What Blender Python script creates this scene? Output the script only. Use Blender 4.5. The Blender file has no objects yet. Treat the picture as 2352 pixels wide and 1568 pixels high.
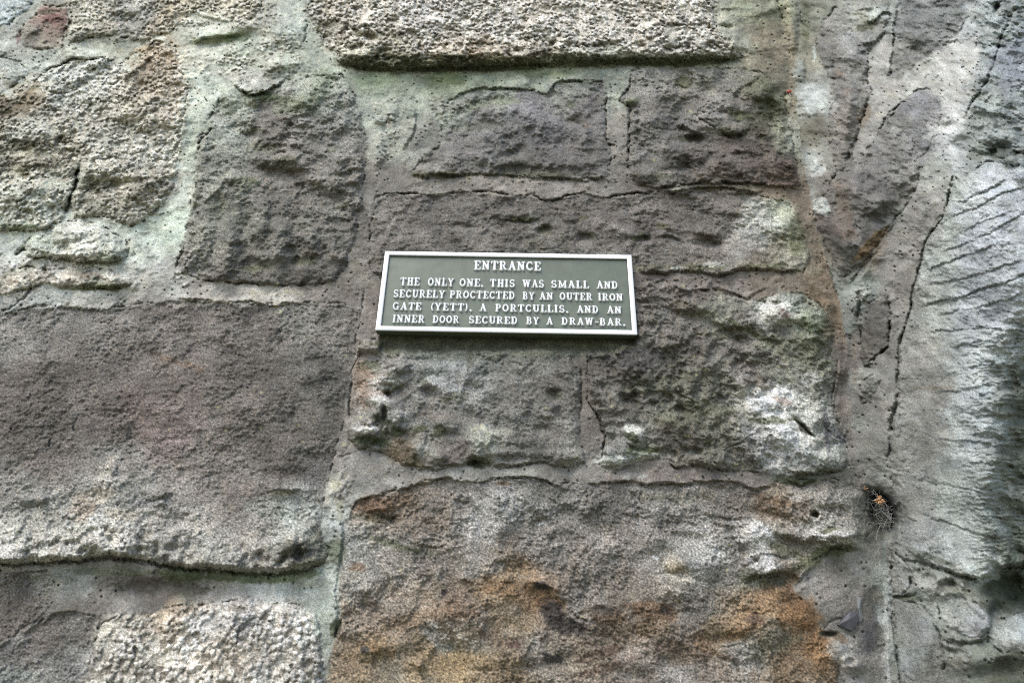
import bpy, math, random
import numpy as np
random.seed(7)
F32 = np.float32
scn = bpy.context.scene

# ---------------------------------------------------------------- camera, light, exposure
CAM = np.array([0.01782109, -1.14646267, -0.70372026])
EUL = (2.04827394, -0.01745951, -0.00328499)
cam_data = bpy.data.cameras.new("camera")
cam_data.lens = 24.0
cam_data.sensor_width = 36.0
cam_data.clip_start = 0.01
cam_data.clip_end = 500.0
cam = bpy.data.objects.new("camera", cam_data)
cam.location = CAM.tolist()
cam.rotation_euler = EUL
scn.collection.objects.link(cam)
scn.camera = cam
cam_data.dof.use_dof = True
cam_data.dof.focus_distance = 1.30
cam_data.dof.aperture_fstop = 7.0
scn.cycles.filter_width = 1.1

SUN_EL, SUN_AZ = math.radians(52), math.radians(218)     # azimuth clockwise from +Y (the wall faces -Y)
world = bpy.data.worlds.new("World")
scn.world = world
world.use_nodes = True
wn = world.node_tree
sky = wn.nodes.new('ShaderNodeTexSky')
sky.sky_type = 'NISHITA'
sky.sun_disc = False
sky.sun_elevation = SUN_EL
sky.sun_rotation = SUN_AZ
sky.air_density = 1.0
sky.dust_density = 2.0
sky.ozone_density = 1.0
wn.nodes['Background'].inputs[1].default_value = 0.13
wn.links.new(sky.outputs[0], wn.nodes['Background'].inputs[0])
sun_data = bpy.data.lights.new("sun", 'SUN')
sun_data.energy = 1.3
sun_data.angle = math.radians(35)
sun_data.color = (1.0, 0.97, 0.93)
sun = bpy.data.objects.new("sun", sun_data)
scn.collection.objects.link(sun)
from mathutils import Vector, Matrix
sdir = Vector((math.sin(SUN_AZ) * math.cos(SUN_EL), math.cos(SUN_AZ) * math.cos(SUN_EL), math.sin(SUN_EL)))
sun.rotation_euler = sdir.to_track_quat('Z', 'Y').to_euler()
scn.view_settings.view_transform = 'Standard'
scn.view_settings.look = 'None'
scn.view_settings.gamma = 1.0
scn.view_settings.use_curve_mapping = False
scn.view_settings.exposure = 1.22
scn.cycles.use_denoising = False
scn.cycles.max_bounces = 6

# ---------------------------------------------------------------- noise
_rng = np.random.RandomState(11)
_ang = _rng.rand(256, 256).astype(F32) * 2 * np.pi
_GX, _GY = np.cos(_ang), np.sin(_ang)
_RA, _RB, _RC = (_rng.rand(256, 256).astype(F32) for _ in range(3))

def gn(x, y, seed=0):
    x = x + seed * 17.31; y = y + seed * 9.73
    xi = np.floor(x).astype(np.int32); yi = np.floor(y).astype(np.int32)
    fx = (x - xi).astype(F32); fy = (y - yi).astype(F32)
    xi = (xi + seed * 37) & 255; yi = (yi + seed * 91) & 255
    x1 = (xi + 1) & 255; y1 = (yi + 1) & 255
    u = fx * fx * fx * (fx * (fx * 6 - 15) + 10); v = fy * fy * fy * (fy * (fy * 6 - 15) + 10)
    a = _GX[xi, yi] * fx + _GY[xi, yi] * fy
    b = _GX[x1, yi] * (fx - 1) + _GY[x1, yi] * fy
    c = _GX[xi, y1] * fx + _GY[xi, y1] * (fy - 1)
    d = _GX[x1, y1] * (fx - 1) + _GY[x1, y1] * (fy - 1)
    return ((a + (b - a) * u) + ((c + (d - c) * u) - (a + (b - a) * u)) * v) * 1.45

def fbm(x, y, s, octv=4, seed=0, gain=0.5, sx=1.0):
    out = 0; amp = 1.0; tot = 0
    for k in range(octv):
        out = out + amp * gn(x / (s * sx), y / s, seed + k * 5)
        tot += amp; amp *= gain; s = s * 0.5
    return out / tot

def ridged(x, y, s, octv=3, seed=0, sx=1.0):
    out = 0; amp = 1.0; tot = 0
    for k in range(octv):
        out = out + amp * (1 - 2.4 * np.abs(gn(x / (s * sx), y / s, seed + k * 5)))
        tot += amp; amp *= 0.5; s = s * 0.5
    return out / tot

def worley(x, y, s, seed=0):
    """distance to the nearest jittered cell point, and that cell's random value"""
    x = (x / s).astype(F32) + seed * 3.7; y = (y / s).astype(F32) + seed * 5.1
    xi = np.floor(x).astype(np.int32); yi = np.floor(y).astype(np.int32)
    best = np.full(x.shape, 9.0, F32); val = np.zeros(x.shape, F32)
    for dx in (-1, 0, 1):
        for dy in (-1, 0, 1):
            a = (xi + dx + seed * 13) & 255; b = (yi + dy + seed * 29) & 255
            px = xi + dx + _RA[a, b]; py = yi + dy + _RB[a, b]
            d = (px - x) ** 2 + (py - y) ** 2
            m = d < best
            best = np.where(m, d, best); val = np.where(m, _RC[a, b], val)
    return np.sqrt(best), val

def ss(x, a=0.0, b=1.0):
    t = np.clip((x - a) / (b - a), 0, 1)
    return t * t * (3 - 2 * t)

# ---------------------------------------------------------------- wall surface grid
# (u, v) are positions on the photographed face; each one is carried on to the real wall plane below.
FW, FH, FOC = 2352.0, 1568.0, 1568.0
def axis(lo, hi, step, n, g):
    mid = np.arange(lo, hi + step, step)
    off = np.cumsum(step * g ** np.arange(1, n + 1))
    return np.concatenate([lo - off[::-1], mid, mid[-1] + off])
ua = axis(-40, 2392, 2.08, 40, 1.115)
va = axis(-40, 1608, 2.08, 38, 1.105)
NU, NV = len(ua), len(va)
U, V = np.meshgrid(ua, va)
U = U.astype(F32); V = V.astype(F32)
RM = np.array(Matrix(cam.rotation_euler.to_matrix()))
dl = np.stack([(U - FW / 2) / FOC, -(V - FH / 2) / FOC, -np.ones_like(U)], -1)
RAY = dl @ RM.T
Y0 = 0.024                                              # mean plane of the wall; the plaque's face is y = 0
T0 = (Y0 - CAM[1]) / RAY[..., 1]
WX = ((CAM[0] + T0 * RAY[..., 0]) * 1176).astype(F32)    # position on the wall, 1176 units to the metre
WZ = (-(CAM[2] + T0 * RAY[..., 2]) * 1176).astype(F32)
# outlines wander a little
UW = U + 8 * fbm(WX, WZ, 48, 3, 1) + 3.6 * fbm(WX, WZ, 10, 3, 2, .65)
VW = V + 8 * fbm(WX, WZ, 48, 3, 3) + 3.6 * fbm(WX, WZ, 10, 3, 4, .65)

def poly_sdf(pts, pad=70):
    p = np.array(pts, float)
    iu0 = np.searchsorted(ua, p[:, 0].min() - pad); iu1 = np.searchsorted(ua, p[:, 0].max() + pad)
    iv0 = np.searchsorted(va, p[:, 1].min() - pad); iv1 = np.searchsorted(va, p[:, 1].max() + pad)
    sl = (slice(iv0, iv1), slice(iu0, iu1))
    x = UW[sl]; y = VW[sl]
    best = np.full(x.shape, 1e9, F32); inside = np.zeros(x.shape, bool)
    n = len(p)
    for i in range(n):
        ax, ay = p[i]; bx, by = p[(i + 1) % n]
        ex, ey = bx - ax, by - ay
        t = np.clip(((x - ax) * ex + (y - ay) * ey) / (ex * ex + ey * ey + 1e-9), 0, 1)
        d = (x - ax - t * ex) ** 2 + (y - ay - t * ey) ** 2
        best = np.minimum(best, d)
        if ay != by:
            c = ((ay > y) != (by > y)) & (x < (bx - ax) * (y - ay) / (by - ay) + ax)
            inside ^= c
    d = np.sqrt(best)
    return sl, np.where(inside, d, -d)

def line_box(pts, pad):
    p = np.array(pts, float)
    iu0 = np.searchsorted(ua, p[:, 0].min() - pad); iu1 = np.searchsorted(ua, p[:, 0].max() + pad)
    iv0 = np.searchsorted(va, p[:, 1].min() - pad); iv1 = np.searchsorted(va, p[:, 1].max() + pad)
    return p, (slice(iv0, iv1), slice(iu0, iu1))

def line_dist(pts, pad=20, jig=1.0):
    p, sl = line_box(pts, pad)
    x = U[sl] + (UW[sl] - U[sl]) * jig; y = V[sl] + (VW[sl] - V[sl]) * jig
    best = np.full(x.shape, 1e9, F32); along = np.zeros(x.shape, F32)
    L = np.concatenate([[0], np.cumsum(np.hypot(*np.diff(p, axis=0).T))])
    for i in range(len(p) - 1):
        ax, ay = p[i]; ex, ey = p[i + 1] - p[i]
        t = np.clip(((x - ax) * ex + (y - ay) * ey) / (ex * ex + ey * ey + 1e-9), 0, 1)
        d = (x - ax - t * ex) ** 2 + (y - ay - t * ey) ** 2
        m = d < best
        best = np.where(m, d, best); along = np.where(m, (L[i] + t * (L[i + 1] - L[i])) / L[-1], along)
    return sl, np.sqrt(best), along

H = np.zeros_like(U)

# ---------------------------------------------------------------- the stones
# name, outline, height, top-to-bottom tilt, bulge, lump, crust, strata, lichen, colour points, label
S = []
def stone(pts, h=0.002, tilt=0.004, bulge=0.003, lump=0.004, crust=0.0, strata=0.0, li=0.3, cols=(), label=None, wall=0, R=6, grain=1.0, ck=1.0, ls=60):
    S.append(dict(pts=pts, h=h, tilt=tilt, bulge=bulge, lump=lump, crust=crust, strata=strata, li=li, cols=cols, label=label, wall=wall, R=R, grain=grain, ck=ck, ls=ls))

# upper left rubble
stone([(45, 75), (55, 55), (95, 18), (155, 12), (158, 60), (140, 108), (95, 118), (50, 105)], cols=[(70, 90, (132, 122, 108)), (110, 30, (148, 100, 88)), (120, 60, (140, 112, 98))], lump=.006)
stone([(-300, -300), (150, -300), (120, -40), (70, 15), (20, 60), (-300, 70)], cols=[(40, 10, (165, 180, 190)), (-50, 0, (160, 175, 185))], li=.6, lump=.006)
stone([(158, 60), (160, 10), (200, -200), (560, -200), (600, -10), (598, 20), (560, 62), (520, 40), (480, 12), (440, 30), (395, 72), (330, 92), (230, 82), (160, 100)], crust=.7, lump=.006,
      cols=[(200, 40, (182, 176, 155)), (320, 30, (158, 156, 148)), (290, 50, (158, 156, 150)), (430, 10, (185, 165, 125)), (570, 30, (205, 190, 160)), (380, 60, (190, 165, 130)), (250, 75, (176, 165, 140))],
      label="pale stone crusted with cream and orange lichen")
stone([(-300, 130), (40, 130), (52, 150), (66, 168), (30, 200), (-10, 225), (-300, 240)], cols=[(20, 165, (158, 162, 158))], li=.5, lump=.005)
stone([(-300, 245), (20, 222), (110, 165), (162, 140), (205, 138), (262, 136), (282, 150), (300, 168), (330, 118), (352, 95), (400, 100), (412, 160), (430, 200), (424, 260), (415, 310), (408, 360), (398, 430), (375, 470), (330, 505), (296, 520),
       (250, 500), (200, 498), (168, 500), (160, 455), (175, 430), (190, 400), (182, 380), (170, 430), (158, 462), (145, 498), (110, 525), (60, 530), (-300, 520)], crust=.8, lump=.011, tilt=.012, bulge=.006, li=.4,
      cols=[(40, 230, (150, 120, 75)), (150, 180, (192, 196, 190)), (220, 160, (190, 192, 185)), (60, 300, (175, 178, 165)), (30, 360, (150, 142, 112)), (120, 350, (165, 155, 130)), (350, 130, (200, 160, 118)), (370, 190, (180, 155, 122)), (330, 260, (178, 168, 142)),
            (385, 240, (198, 182, 155)), (330, 330, (190, 188, 176)), (250, 300, (172, 168, 152)), (100, 450, (165, 170, 150)), (20, 470, (168, 176, 160)), (220, 440, (148, 142, 118)), (300, 440, (160, 152, 130)), (350, 460, (165, 155, 135)), (240, 400, (185, 182, 165))],
      label="large crusty stone under a layer of cream, grey and orange lichen")
stone([(60, 590), (58, 560), (80, 530), (130, 510), (190, 505), (240, 520), (280, 545), (300, 570), (292, 592), (262, 600), (190, 592), (120, 590)], crust=.45, h=.006, tilt=.014, bulge=.008, lump=.006, li=.5,
      cols=[(90, 560, (175, 190, 172)), (180, 540, (195, 198, 188)), (250, 570, (172, 182, 168)), (150, 575, (186, 188, 172))], label="pale lozenge stone with a dark gap beneath")
stone([(-300, 650), (-10, 640), (30, 615), (60, 612), (110, 622), (180, 610), (250, 618), (300, 640), (304, 655), (260, 664), (140, 655), (90, 650), (60, 662), (20, 680), (-300, 690)], crust=.5, h=.003, lump=.007, bulge=.006, li=.4,
      cols=[(40, 640, (190, 180, 152)), (150, 630, (196, 184, 162)), (250, 640, (188, 184, 168)), (230, 655, (140, 145, 110))])
# tall dark stone
stone([(505, 222), (535, 198), (572, 212), (620, 203), (660, 185), (720, 176), (785, 172), (805, 200), (830, 260), (842, 330), (838, 420), (826, 500), (812, 560), (795, 610), (765, 645), (715, 658), (640, 654), (560, 652), (520, 645), (455, 640), (420, 625), (408, 600), (418, 560), (435, 500), (446, 420), (455, 330), (478, 290), (492, 250)],
      h=.003, tilt=.006, bulge=.010, lump=.013, li=.25, strata=.1, grain=1.2, ls=60,
      cols=[(540, 230, (150, 158, 142)), (640, 210, (140, 138, 130)), (720, 200, (150, 162, 142)), (790, 220, (148, 152, 142)), (520, 300, (142, 146, 135)), (620, 280, (110, 102, 94)), (700, 340, (122, 114, 106)), (640, 420, (112, 104, 94)), (760, 330, (128, 125, 120)),
            (480, 400, (128, 128, 116)), (550, 480, (116, 114, 104)), (460, 560, (125, 122, 112)), (650, 560, (108, 104, 94)), (760, 500, (116, 112, 102)), (560, 630, (106, 100, 90)), (720, 620, (104, 98, 90)), (830, 400, (124, 118, 108))],
      label="tall dark grey-brown stone with a hollowed rough face")
# big left stone
stone([(-400, 700), (10, 722), (60, 705), (110, 700), (200, 712), (262, 706), (330, 696), (430, 690), (500, 696), (570, 696), (650, 702), (720, 690), (790, 700), (822, 720), (818, 780), (808, 850), (798, 920), (780, 1000), (765, 1060), (748, 1120), (742, 1180), (738, 1230), (758, 1262), (745, 1290), (700, 1300), (630, 1312), (560, 1311), (500, 1302), (430, 1303), (360, 1292), (290, 1278), (230, 1276), (160, 1288), (90, 1290), (10, 1294), (-400, 1300)],
      h=-.002, tilt=.006, bulge=.004, lump=.0055, li=.12, strata=.45, grain=1.35, ls=90,
      cols=[(40, 760, (132, 128, 122)), (200, 740, (126, 120, 112)), (400, 730, (122, 112, 104)), (600, 760, (116, 108, 100)), (700, 740, (126, 124, 114)), (780, 800, (122, 116, 108)), (200, 850, (112, 103, 94)), (60, 900, (110, 100, 92)), (400, 880, (116, 104, 94)), (600, 880, (106, 98, 90)),
            (720, 870, (104, 100, 92)), (760, 860, (98, 94, 88)), (80, 1000, (100, 92, 84)), (250, 980, (106, 95, 88)), (350, 960, (128, 108, 100)), (400, 1000, (135, 116, 110)), (550, 960, (118, 108, 98)), (700, 980, (110, 104, 94)), (650, 1060, (102, 94, 86)), (100, 1060, (118, 108, 98)), (250, 1060, (142, 138, 130)),
            (450, 1060, (132, 122, 112)), (700, 1090, (100, 96, 92)), (60, 1130, (140, 138, 128)), (300, 1140, (158, 158, 148)), (450, 1120, (142, 134, 124)), (550, 1150, (130, 120, 110)), (680, 1140, (148, 150, 142)), (100, 1200, (168, 168, 155)), (250, 1230, (178, 178, 166)), (420, 1200, (160, 156, 146)), (560, 1210, (150, 144, 134)),
            (680, 1200, (152, 156, 146)), (500, 1280, (152, 152, 140)), (300, 1260, (160, 160, 148)), (40, 1260, (180, 180, 168)), (720, 1260, (125, 125, 105))],
      label="very large brown-grey stone whose lower edge overhangs")
stone([(-400, 1330), (0, 1322), (60, 1312), (108, 1310), (126, 1340), (122, 1380), (118, 1395), (60, 1440), (0, 1478), (-400, 1500)], h=-.006, lump=.004, tilt=.0, li=.15, strata=.2, grain=1.2,
      cols=[(50, 1340, (112, 104, 94)), (40, 1400, (108, 98, 88)), (100, 1330, (130, 128, 116))])
stone([(-400, 1510), (0, 1484), (60, 1446), (120, 1408), (160, 1402), (230, 1420), (225, 1445), (212, 1500), (200, 1540), (185, 1620), (170, 1900), (-400, 1900)], h=-.005, lump=.004, tilt=0, li=.3, grain=1.2,
      cols=[(100, 1460, (118, 108, 98)), (180, 1440, (116, 112, 104)), (40, 1500, (120, 114, 110)), (140, 1530, (132, 132, 126)), (30, 1555, (135, 140, 134)), (190, 1520, (150, 150, 148))])
stone([(222, 1450), (240, 1425), (270, 1412), (335, 1412), (370, 1398), (400, 1388), (460, 1390), (520, 1380), (560, 1372), (620, 1382), (660, 1384), (690, 1392), (715, 1420), (728, 1470), (738, 1520), (742, 1600), (760, 1900), (170, 1900), (186, 1600), (205, 1540), (215, 1500)],
      crust=1.0, h=.002, bulge=.010, lump=.007, tilt=.004, li=.4,
      cols=[(280, 1440, (196, 190, 172)), (400, 1410, (205, 178, 140)), (330, 1520, (212, 204, 184)), (450, 1460, (220, 216, 206)), (500, 1500, (208, 190, 162)), (560, 1400, (196, 194, 192)), (650, 1440, (214, 212, 202)), (600, 1540, (206, 200, 188)), (700, 1550, (190, 188, 178)), (230, 1540, (198, 196, 182)), (540, 1420, (190, 186, 180))],
      label="pale stone covered in a knobbly white lichen crust")
# top lichen stone
stone([(700, 28), (730, -10), (740, -300), (1640, -300), (1648, -20), (1640, 20), (1642, 60), (1662, 90), (1695, 118), (1708, 132), (1640, 136), (1560, 138), (1480, 136), (1400, 138), (1330, 142), (1270, 152), (1200, 150), (1130, 154), (1060, 156), (1000, 158), (900, 160), (850, 160), (812, 152), (790, 138), (764, 118), (740, 92), (722, 60)],
      crust=1.0, h=.004, tilt=0.0, bulge=.006, lump=.009, li=.2, R=8,
      cols=[(760, 30, (196, 184, 160)), (860, 20, (214, 200, 180)), (960, 40, (218, 216, 208)), (1000, 20, (216, 212, 204)), (830, 100, (198, 192, 165)), (900, 120, (160, 155, 120)), (1050, 110, (200, 184, 155)), (1100, 110, (190, 160, 115)), (1150, 60, (212, 212, 202)), (1080, 70, (200, 200, 184)), (1230, 20, (204, 196, 176)), (1300, 60, (214, 208, 190)),
            (1250, 80, (212, 210, 196)), (1400, 60, (216, 208, 192)), (1500, 30, (214, 204, 184)), (1600, 30, (208, 206, 190)), (1400, 110, (188, 188, 172)), (1560, 90, (186, 188, 176)), (1640, 110, (196, 196, 178)), (1250, 130, (170, 158, 125)), (1350, 120, (186, 186, 172)), (760, -60, (160, 155, 140)), (700, 20, (150, 150, 142))],
      label="long overhanging top stone with knobbly white lichen")
# course below it
stone([(1001, 274), (1004, 247), (1030, 236), (1047, 228), (1071, 212), (1120, 206), (1178, 204), (1215, 206), (1240, 212), (1252, 216), (1268, 208), (1274, 193), (1330, 190), (1384, 188), (1392, 215), (1391, 317), (1403, 336), (1400, 376), (1403, 404), (1370, 411), (1336, 413), (1242, 408), (1175, 404), (1080, 400), (1031, 402), (975, 405), (947, 401), (955, 380), (985, 352), (1010, 340), (1023, 325), (1014, 298)],
      h=.0, tilt=.008, bulge=.007, lump=.009, li=.1, grain=1.0, strata=.2,
      cols=[(1030, 250, (152, 168, 148)), (1150, 225, (148, 160, 146)), (1300, 210, (138, 142, 132)), (1120, 270, (122, 120, 122)), (1200, 250, (132, 130, 138)), (1250, 300, (112, 110, 116)), (1350, 260, (118, 114, 114)), (1180, 340, (112, 110, 108)), (1060, 330, (118, 115, 114)), (1300, 360, (108, 104, 102)), (1020, 385, (124, 120, 114)), (1370, 380, (118, 114, 110)), (1200, 400, (100, 98, 86))],
      label="rounded purple-grey stone beside the upright mortar joint")
stone([(1447, 162), (1460, 155), (1537, 154), (1560, 153), (1605, 158), (1672, 156), (1712, 158), (1740, 170), (1770, 182), (1785, 210), (1800, 250), (1815, 300), (1824, 350), (1834, 400), (1838, 430), (1780, 428), (1720, 422), (1658, 418), (1600, 420), (1545, 428), (1500, 428), (1460, 418), (1446, 400), (1444, 340), (1448, 248), (1430, 238), (1424, 226), (1432, 210), (1447, 200)],
      h=.002, tilt=.006, bulge=.006, lump=.012, li=.12, grain=1.1, strata=.2,
      cols=[(1500, 180, (140, 140, 132)), (1580, 200, (128, 126, 112)), (1650, 180, (132, 132, 118)), (1740, 190, (122, 122, 98)), (1500, 260, (120, 116, 110)), (1480, 330, (118, 116, 110)), (1560, 300, (104, 102, 98)), (1640, 260, (134, 132, 126)), (1700, 250, (132, 126, 114)), (1780, 250, (110, 108, 80)), (1600, 350, (106, 98, 92)),
            (1700, 330, (108, 96, 86)), (1760, 360, (102, 88, 76)), (1800, 400, (104, 82, 66)), (1500, 400, (108, 104, 96)), (1650, 400, (106, 94, 84)), (1740, 290, (96, 92, 70)), (1800, 300, (128, 132, 106))],
      label="broad brown stone with a rounded lobe of rock on its face")
stone([(869, 450), (930, 447), (1004, 449), (1040, 443), (1071, 440), (1125, 438), (1150, 446), (1172, 452), (1210, 448), (1242, 462), (1290, 452), (1336, 444), (1370, 446), (1400, 457), (1450, 446), (1511, 440), (1535, 450), (1560, 442), (1600, 438), (1645, 434), (1690, 440), (1730, 450), (1775, 455), (1800, 462), (1820, 480), (1838, 520), (1852, 560), (1860, 590), (1846, 622), (1800, 620), (1766, 619), (1720, 616), (1699, 618), (1670, 630), (1640, 632), (1618, 624), (1580, 622), (1532, 626), (1465, 626), (1440, 640), (880, 640), (850, 620), (848, 560), (858, 500)],
      h=-.001, tilt=.010, bulge=.004, lump=.009, li=.25, strata=.6, grain=1.1, ls=50,
      cols=[(900, 480, (122, 114, 106)), (1000, 500, (108, 102, 96)), (1100, 470, (112, 106, 98)), (1200, 500, (112, 106, 98)), (950, 560, (118, 110, 102)), (1100, 560, (114, 108, 100)), (1250, 550, (108, 104, 96)), (1350, 490, (110, 102, 96)), (1450, 480, (116, 108, 102)), (1500, 540, (106, 98, 92)), (1600, 500, (108, 100, 92)),
            (1660, 480, (112, 104, 96)), (1740, 500, (166, 168, 158)), (1790, 500, (168, 178, 150)), (1720, 560, (158, 154, 146)), (1780, 560, (142, 136, 108)), (1830, 560, (140, 142, 108)), (1600, 590, (120, 112, 102)), (1500, 610, (124, 118, 110)), (1740, 600, (126, 116, 100)), (1820, 600, (150, 146, 126))],
      label="long low stone above the plaque with pitted horizontal bedding")
stone([(1400, 655), (1462, 648), (1529, 642), (1560, 648), (1591, 661), (1630, 664), (1658, 668), (1700, 682), (1740, 690), (1774, 678), (1800, 672), (1827, 669), (1849, 676), (1881, 699), (1908, 730), (1924, 760), (1910, 793), (1908, 811), (1919, 835), (1916, 880), (1908, 937), (1922, 970), (1940, 1001), (1943, 1039), (1948, 1070), (1920, 1080), (1881, 1084), (1835, 1090), (1795, 1092), (1755, 1084), (1720, 1079), (1690, 1082), (1661, 1084), (1630, 1076), (1605, 1068), (1575, 1066), (1551, 1074), (1532, 1058), (1494, 1055), (1451, 1066), (1411, 1075), (1374, 1066), (1376, 1042), (1392, 1004), (1382, 980), (1360, 942), (1348, 915), (1349, 821), (1350, 750)],
      h=.002, tilt=.006, bulge=.008, lump=.016, li=.35, grain=1.15, ls=46,
      cols=[(1500, 660, (114, 104, 96)), (1500, 720, (118, 112, 102)), (1600, 680, (112, 102, 90)), (1640, 730, (128, 130, 110)), (1600, 780, (108, 102, 92)), (1700, 760, (112, 108, 96)), (1780, 710, (168, 172, 162)), (1820, 690, (150, 160, 140)), (1860, 740, (128, 138, 108)), (1800, 790, (118, 116, 106)), (1870, 830, (120, 122, 100)),
            (1450, 820, (86, 82, 78)), (1400, 820, (92, 86, 78)), (1440, 900, (100, 98, 86)), (1550, 850, (104, 102, 86)), (1550, 920, (102, 102, 84)), (1650, 900, (102, 102, 86)), (1650, 1000, (108, 108, 88)), (1560, 1000, (104, 98, 84)), (1750, 930, (190, 190, 184)), (1720, 900, (170, 170, 158)), (1820, 880, (150, 152, 138)), (1800, 930, (196, 198, 196)),
            (1780, 1010, (182, 186, 190)), (1820, 1000, (188, 190, 192)), (1880, 960, (166, 172, 164)), (1850, 1050, (156, 160, 156)), (1420, 1020, (120, 122, 116)), (1450, 1050, (160, 166, 156)), (1700, 1050, (112, 110, 100)), (1880, 1060, (140, 146, 138)), (1720, 860, (116, 108, 98)), (1400, 960, (108, 104, 92)), (1900, 900, (130, 132, 120))],
      label="gnarled stone right of the plaque with white lichen patches")
stone([(826, 795), (835, 780), (1335, 780), (1333, 802), (1335, 862), (1332, 930), (1332, 996), (1344, 1056), (1336, 1068), (1290, 1071), (1242, 1060), (1200, 1066), (1146, 1074), (1125, 1068), (1084, 1058), (1052, 1070), (1014, 1068), (993, 1075), (958, 1075), (930, 1066), (902, 1052), (878, 1038), (829, 1031), (804, 1008), (803, 942), (806, 900), (808, 850), (816, 820)],
      h=.001, tilt=.006, bulge=.006, lump=.011, li=.3, grain=1.1, ls=55,
      cols=[(860, 820, (150, 146, 140)), (830, 850, (160, 132, 110)), (850, 880, (158, 138, 120)), (930, 830, (146, 146, 140)), (1000, 830, (130, 138, 136)), (1100, 830, (118, 124, 118)), (1250, 830, (118, 118, 110)), (1050, 880, (144, 146, 146)), (1180, 880, (122, 120, 112)), (900, 960, (140, 140, 132)), (1000, 940, (122, 120, 114)),
            (850, 1000, (128, 128, 118)), (1100, 980, (118, 116, 110)), (1250, 950, (114, 112, 104)), (1200, 1040, (104, 102, 96)), (1110, 1010, (150, 154, 140)), (980, 1030, (132, 128, 114)), (920, 1040, (130, 108, 78)), (1310, 1040, (120, 120, 110)), (1050, 1050, (110, 100, 92)), (1300, 880, (110, 106, 98))],
      label="lumpy grey stone directly below the plaque")
# large bottom stone
stone([(815, 1150), (850, 1140), (878, 1133), (920, 1122), (961, 1111), (1000, 1104), (1028, 1098), (1071, 1107), (1120, 1101), (1165, 1096), (1175, 1098), (1215, 1097), (1255, 1101), (1274, 1117), (1298, 1109), (1376, 1111), (1420, 1106), (1443, 1103), (1481, 1114), (1564, 1111), (1610, 1106), (1658, 1103), (1700, 1112), (1739, 1122), (1760, 1112), (1800, 1104), (1850, 1100), (1900, 1098), (1960, 1105), (1985, 1130), (1995, 1165), (2005, 1200), (1990, 1235), (1962, 1246), (1940, 1254), (1908, 1259), (1880, 1282), (1858, 1297), (1838, 1320), (1824, 1345), (1827, 1362), (1850, 1380), (1868, 1400), (1880, 1425), (1890, 1455), (1912, 1488), (1922, 1510), (1926, 1568), (1935, 1900), (700, 1900), (745, 1600), (748, 1535), (762, 1500), (775, 1440), (782, 1400), (780, 1350), (782, 1300), (792, 1230), (802, 1190)],
      h=.001, tilt=.012, bulge=.004, lump=.010, li=.3, grain=1.5, ls=70,
      cols=[(850, 1160, (148, 112, 78)), (920, 1150, (138, 116, 92)), (870, 1200, (140, 134, 122)), (1000, 1170, (136, 124, 110)), (950, 1230, (130, 122, 112)), (1100, 1130, (134, 130, 124)), (1150, 1150, (150, 148, 144)), (1120, 1200, (152, 150, 146)), (1250, 1150, (118, 116, 110)), (1250, 1250, (120, 114, 106)), (1400, 1150, (114, 110, 104)),
            (1550, 1180, (128, 124, 116)), (1700, 1140, (120, 112, 100)), (1400, 1240, (136, 128, 118)), (1500, 1280, (142, 136, 128)), (1550, 1300, (168, 160, 142)), (1600, 1280, (160, 160, 156)), (1730, 1230, (172, 172, 170)), (1750, 1290, (166, 166, 164)), (1680, 1310, (118, 116, 108)), (1770, 1160, (136, 116, 92)), (1830, 1180, (146, 138, 126)),
            (1900, 1150, (140, 136, 126)), (1870, 1200, (152, 150, 142)), (1940, 1180, (136, 134, 124)), (1980, 1180, (112, 114, 104)), (1930, 1235, (160, 160, 154)), (1800, 1250, (128, 122, 104)), (820, 1310, (150, 146, 134)), (810, 1260, (152, 154, 146)), (900, 1300, (142, 134, 122)), (1000, 1300, (138, 126, 112)), (1100, 1300, (140, 132, 120)),
            (900, 1400, (148, 128, 106)), (980, 1400, (148, 126, 98)), (1050, 1380, (138, 114, 92)), (1120, 1350, (150, 116, 76)), (1180, 1340, (152, 116, 72)), (1220, 1370, (150, 110, 70)), (1280, 1400, (124, 112, 100)), (1350, 1380, (132, 124, 114)), (1180, 1420, (146, 124, 94)), (1080, 1450, (150, 138, 118)), (850, 1480, (150, 116, 72)), (830, 1440, (146, 126, 104)),
            (900, 1520, (144, 126, 96)), (980, 1520, (150, 122, 80)), (1040, 1520, (156, 124, 74)), (1150, 1540, (142, 116, 80)), (1250, 1500, (130, 118, 102)), (1350, 1480, (128, 108, 86)), (1400, 1430, (128, 104, 78)), (1500, 1420, (134, 108, 78)), (1480, 1380, (124, 112, 98)), (1560, 1470, (126, 112, 96)), (1600, 1410, (118, 114, 106)), (1640, 1450, (146, 116, 80)),
            (1700, 1430, (154, 116, 70)), (1740, 1400, (150, 112, 68)), (1790, 1370, (154, 108, 60)), (1840, 1420, (150, 104, 54)), (1880, 1500, (146, 106, 62)), (1780, 1450, (128, 116, 92)), (1820, 1500, (140, 108, 70)), (1720, 1500, (138, 132, 122)), (1650, 1520, (134, 118, 102)), (1550, 1540, (142, 136, 128)), (1450, 1540, (132, 118, 104)), (1850, 1560, (138, 116, 88))],
      label="very large lowest stone stained orange and rust brown")
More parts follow.
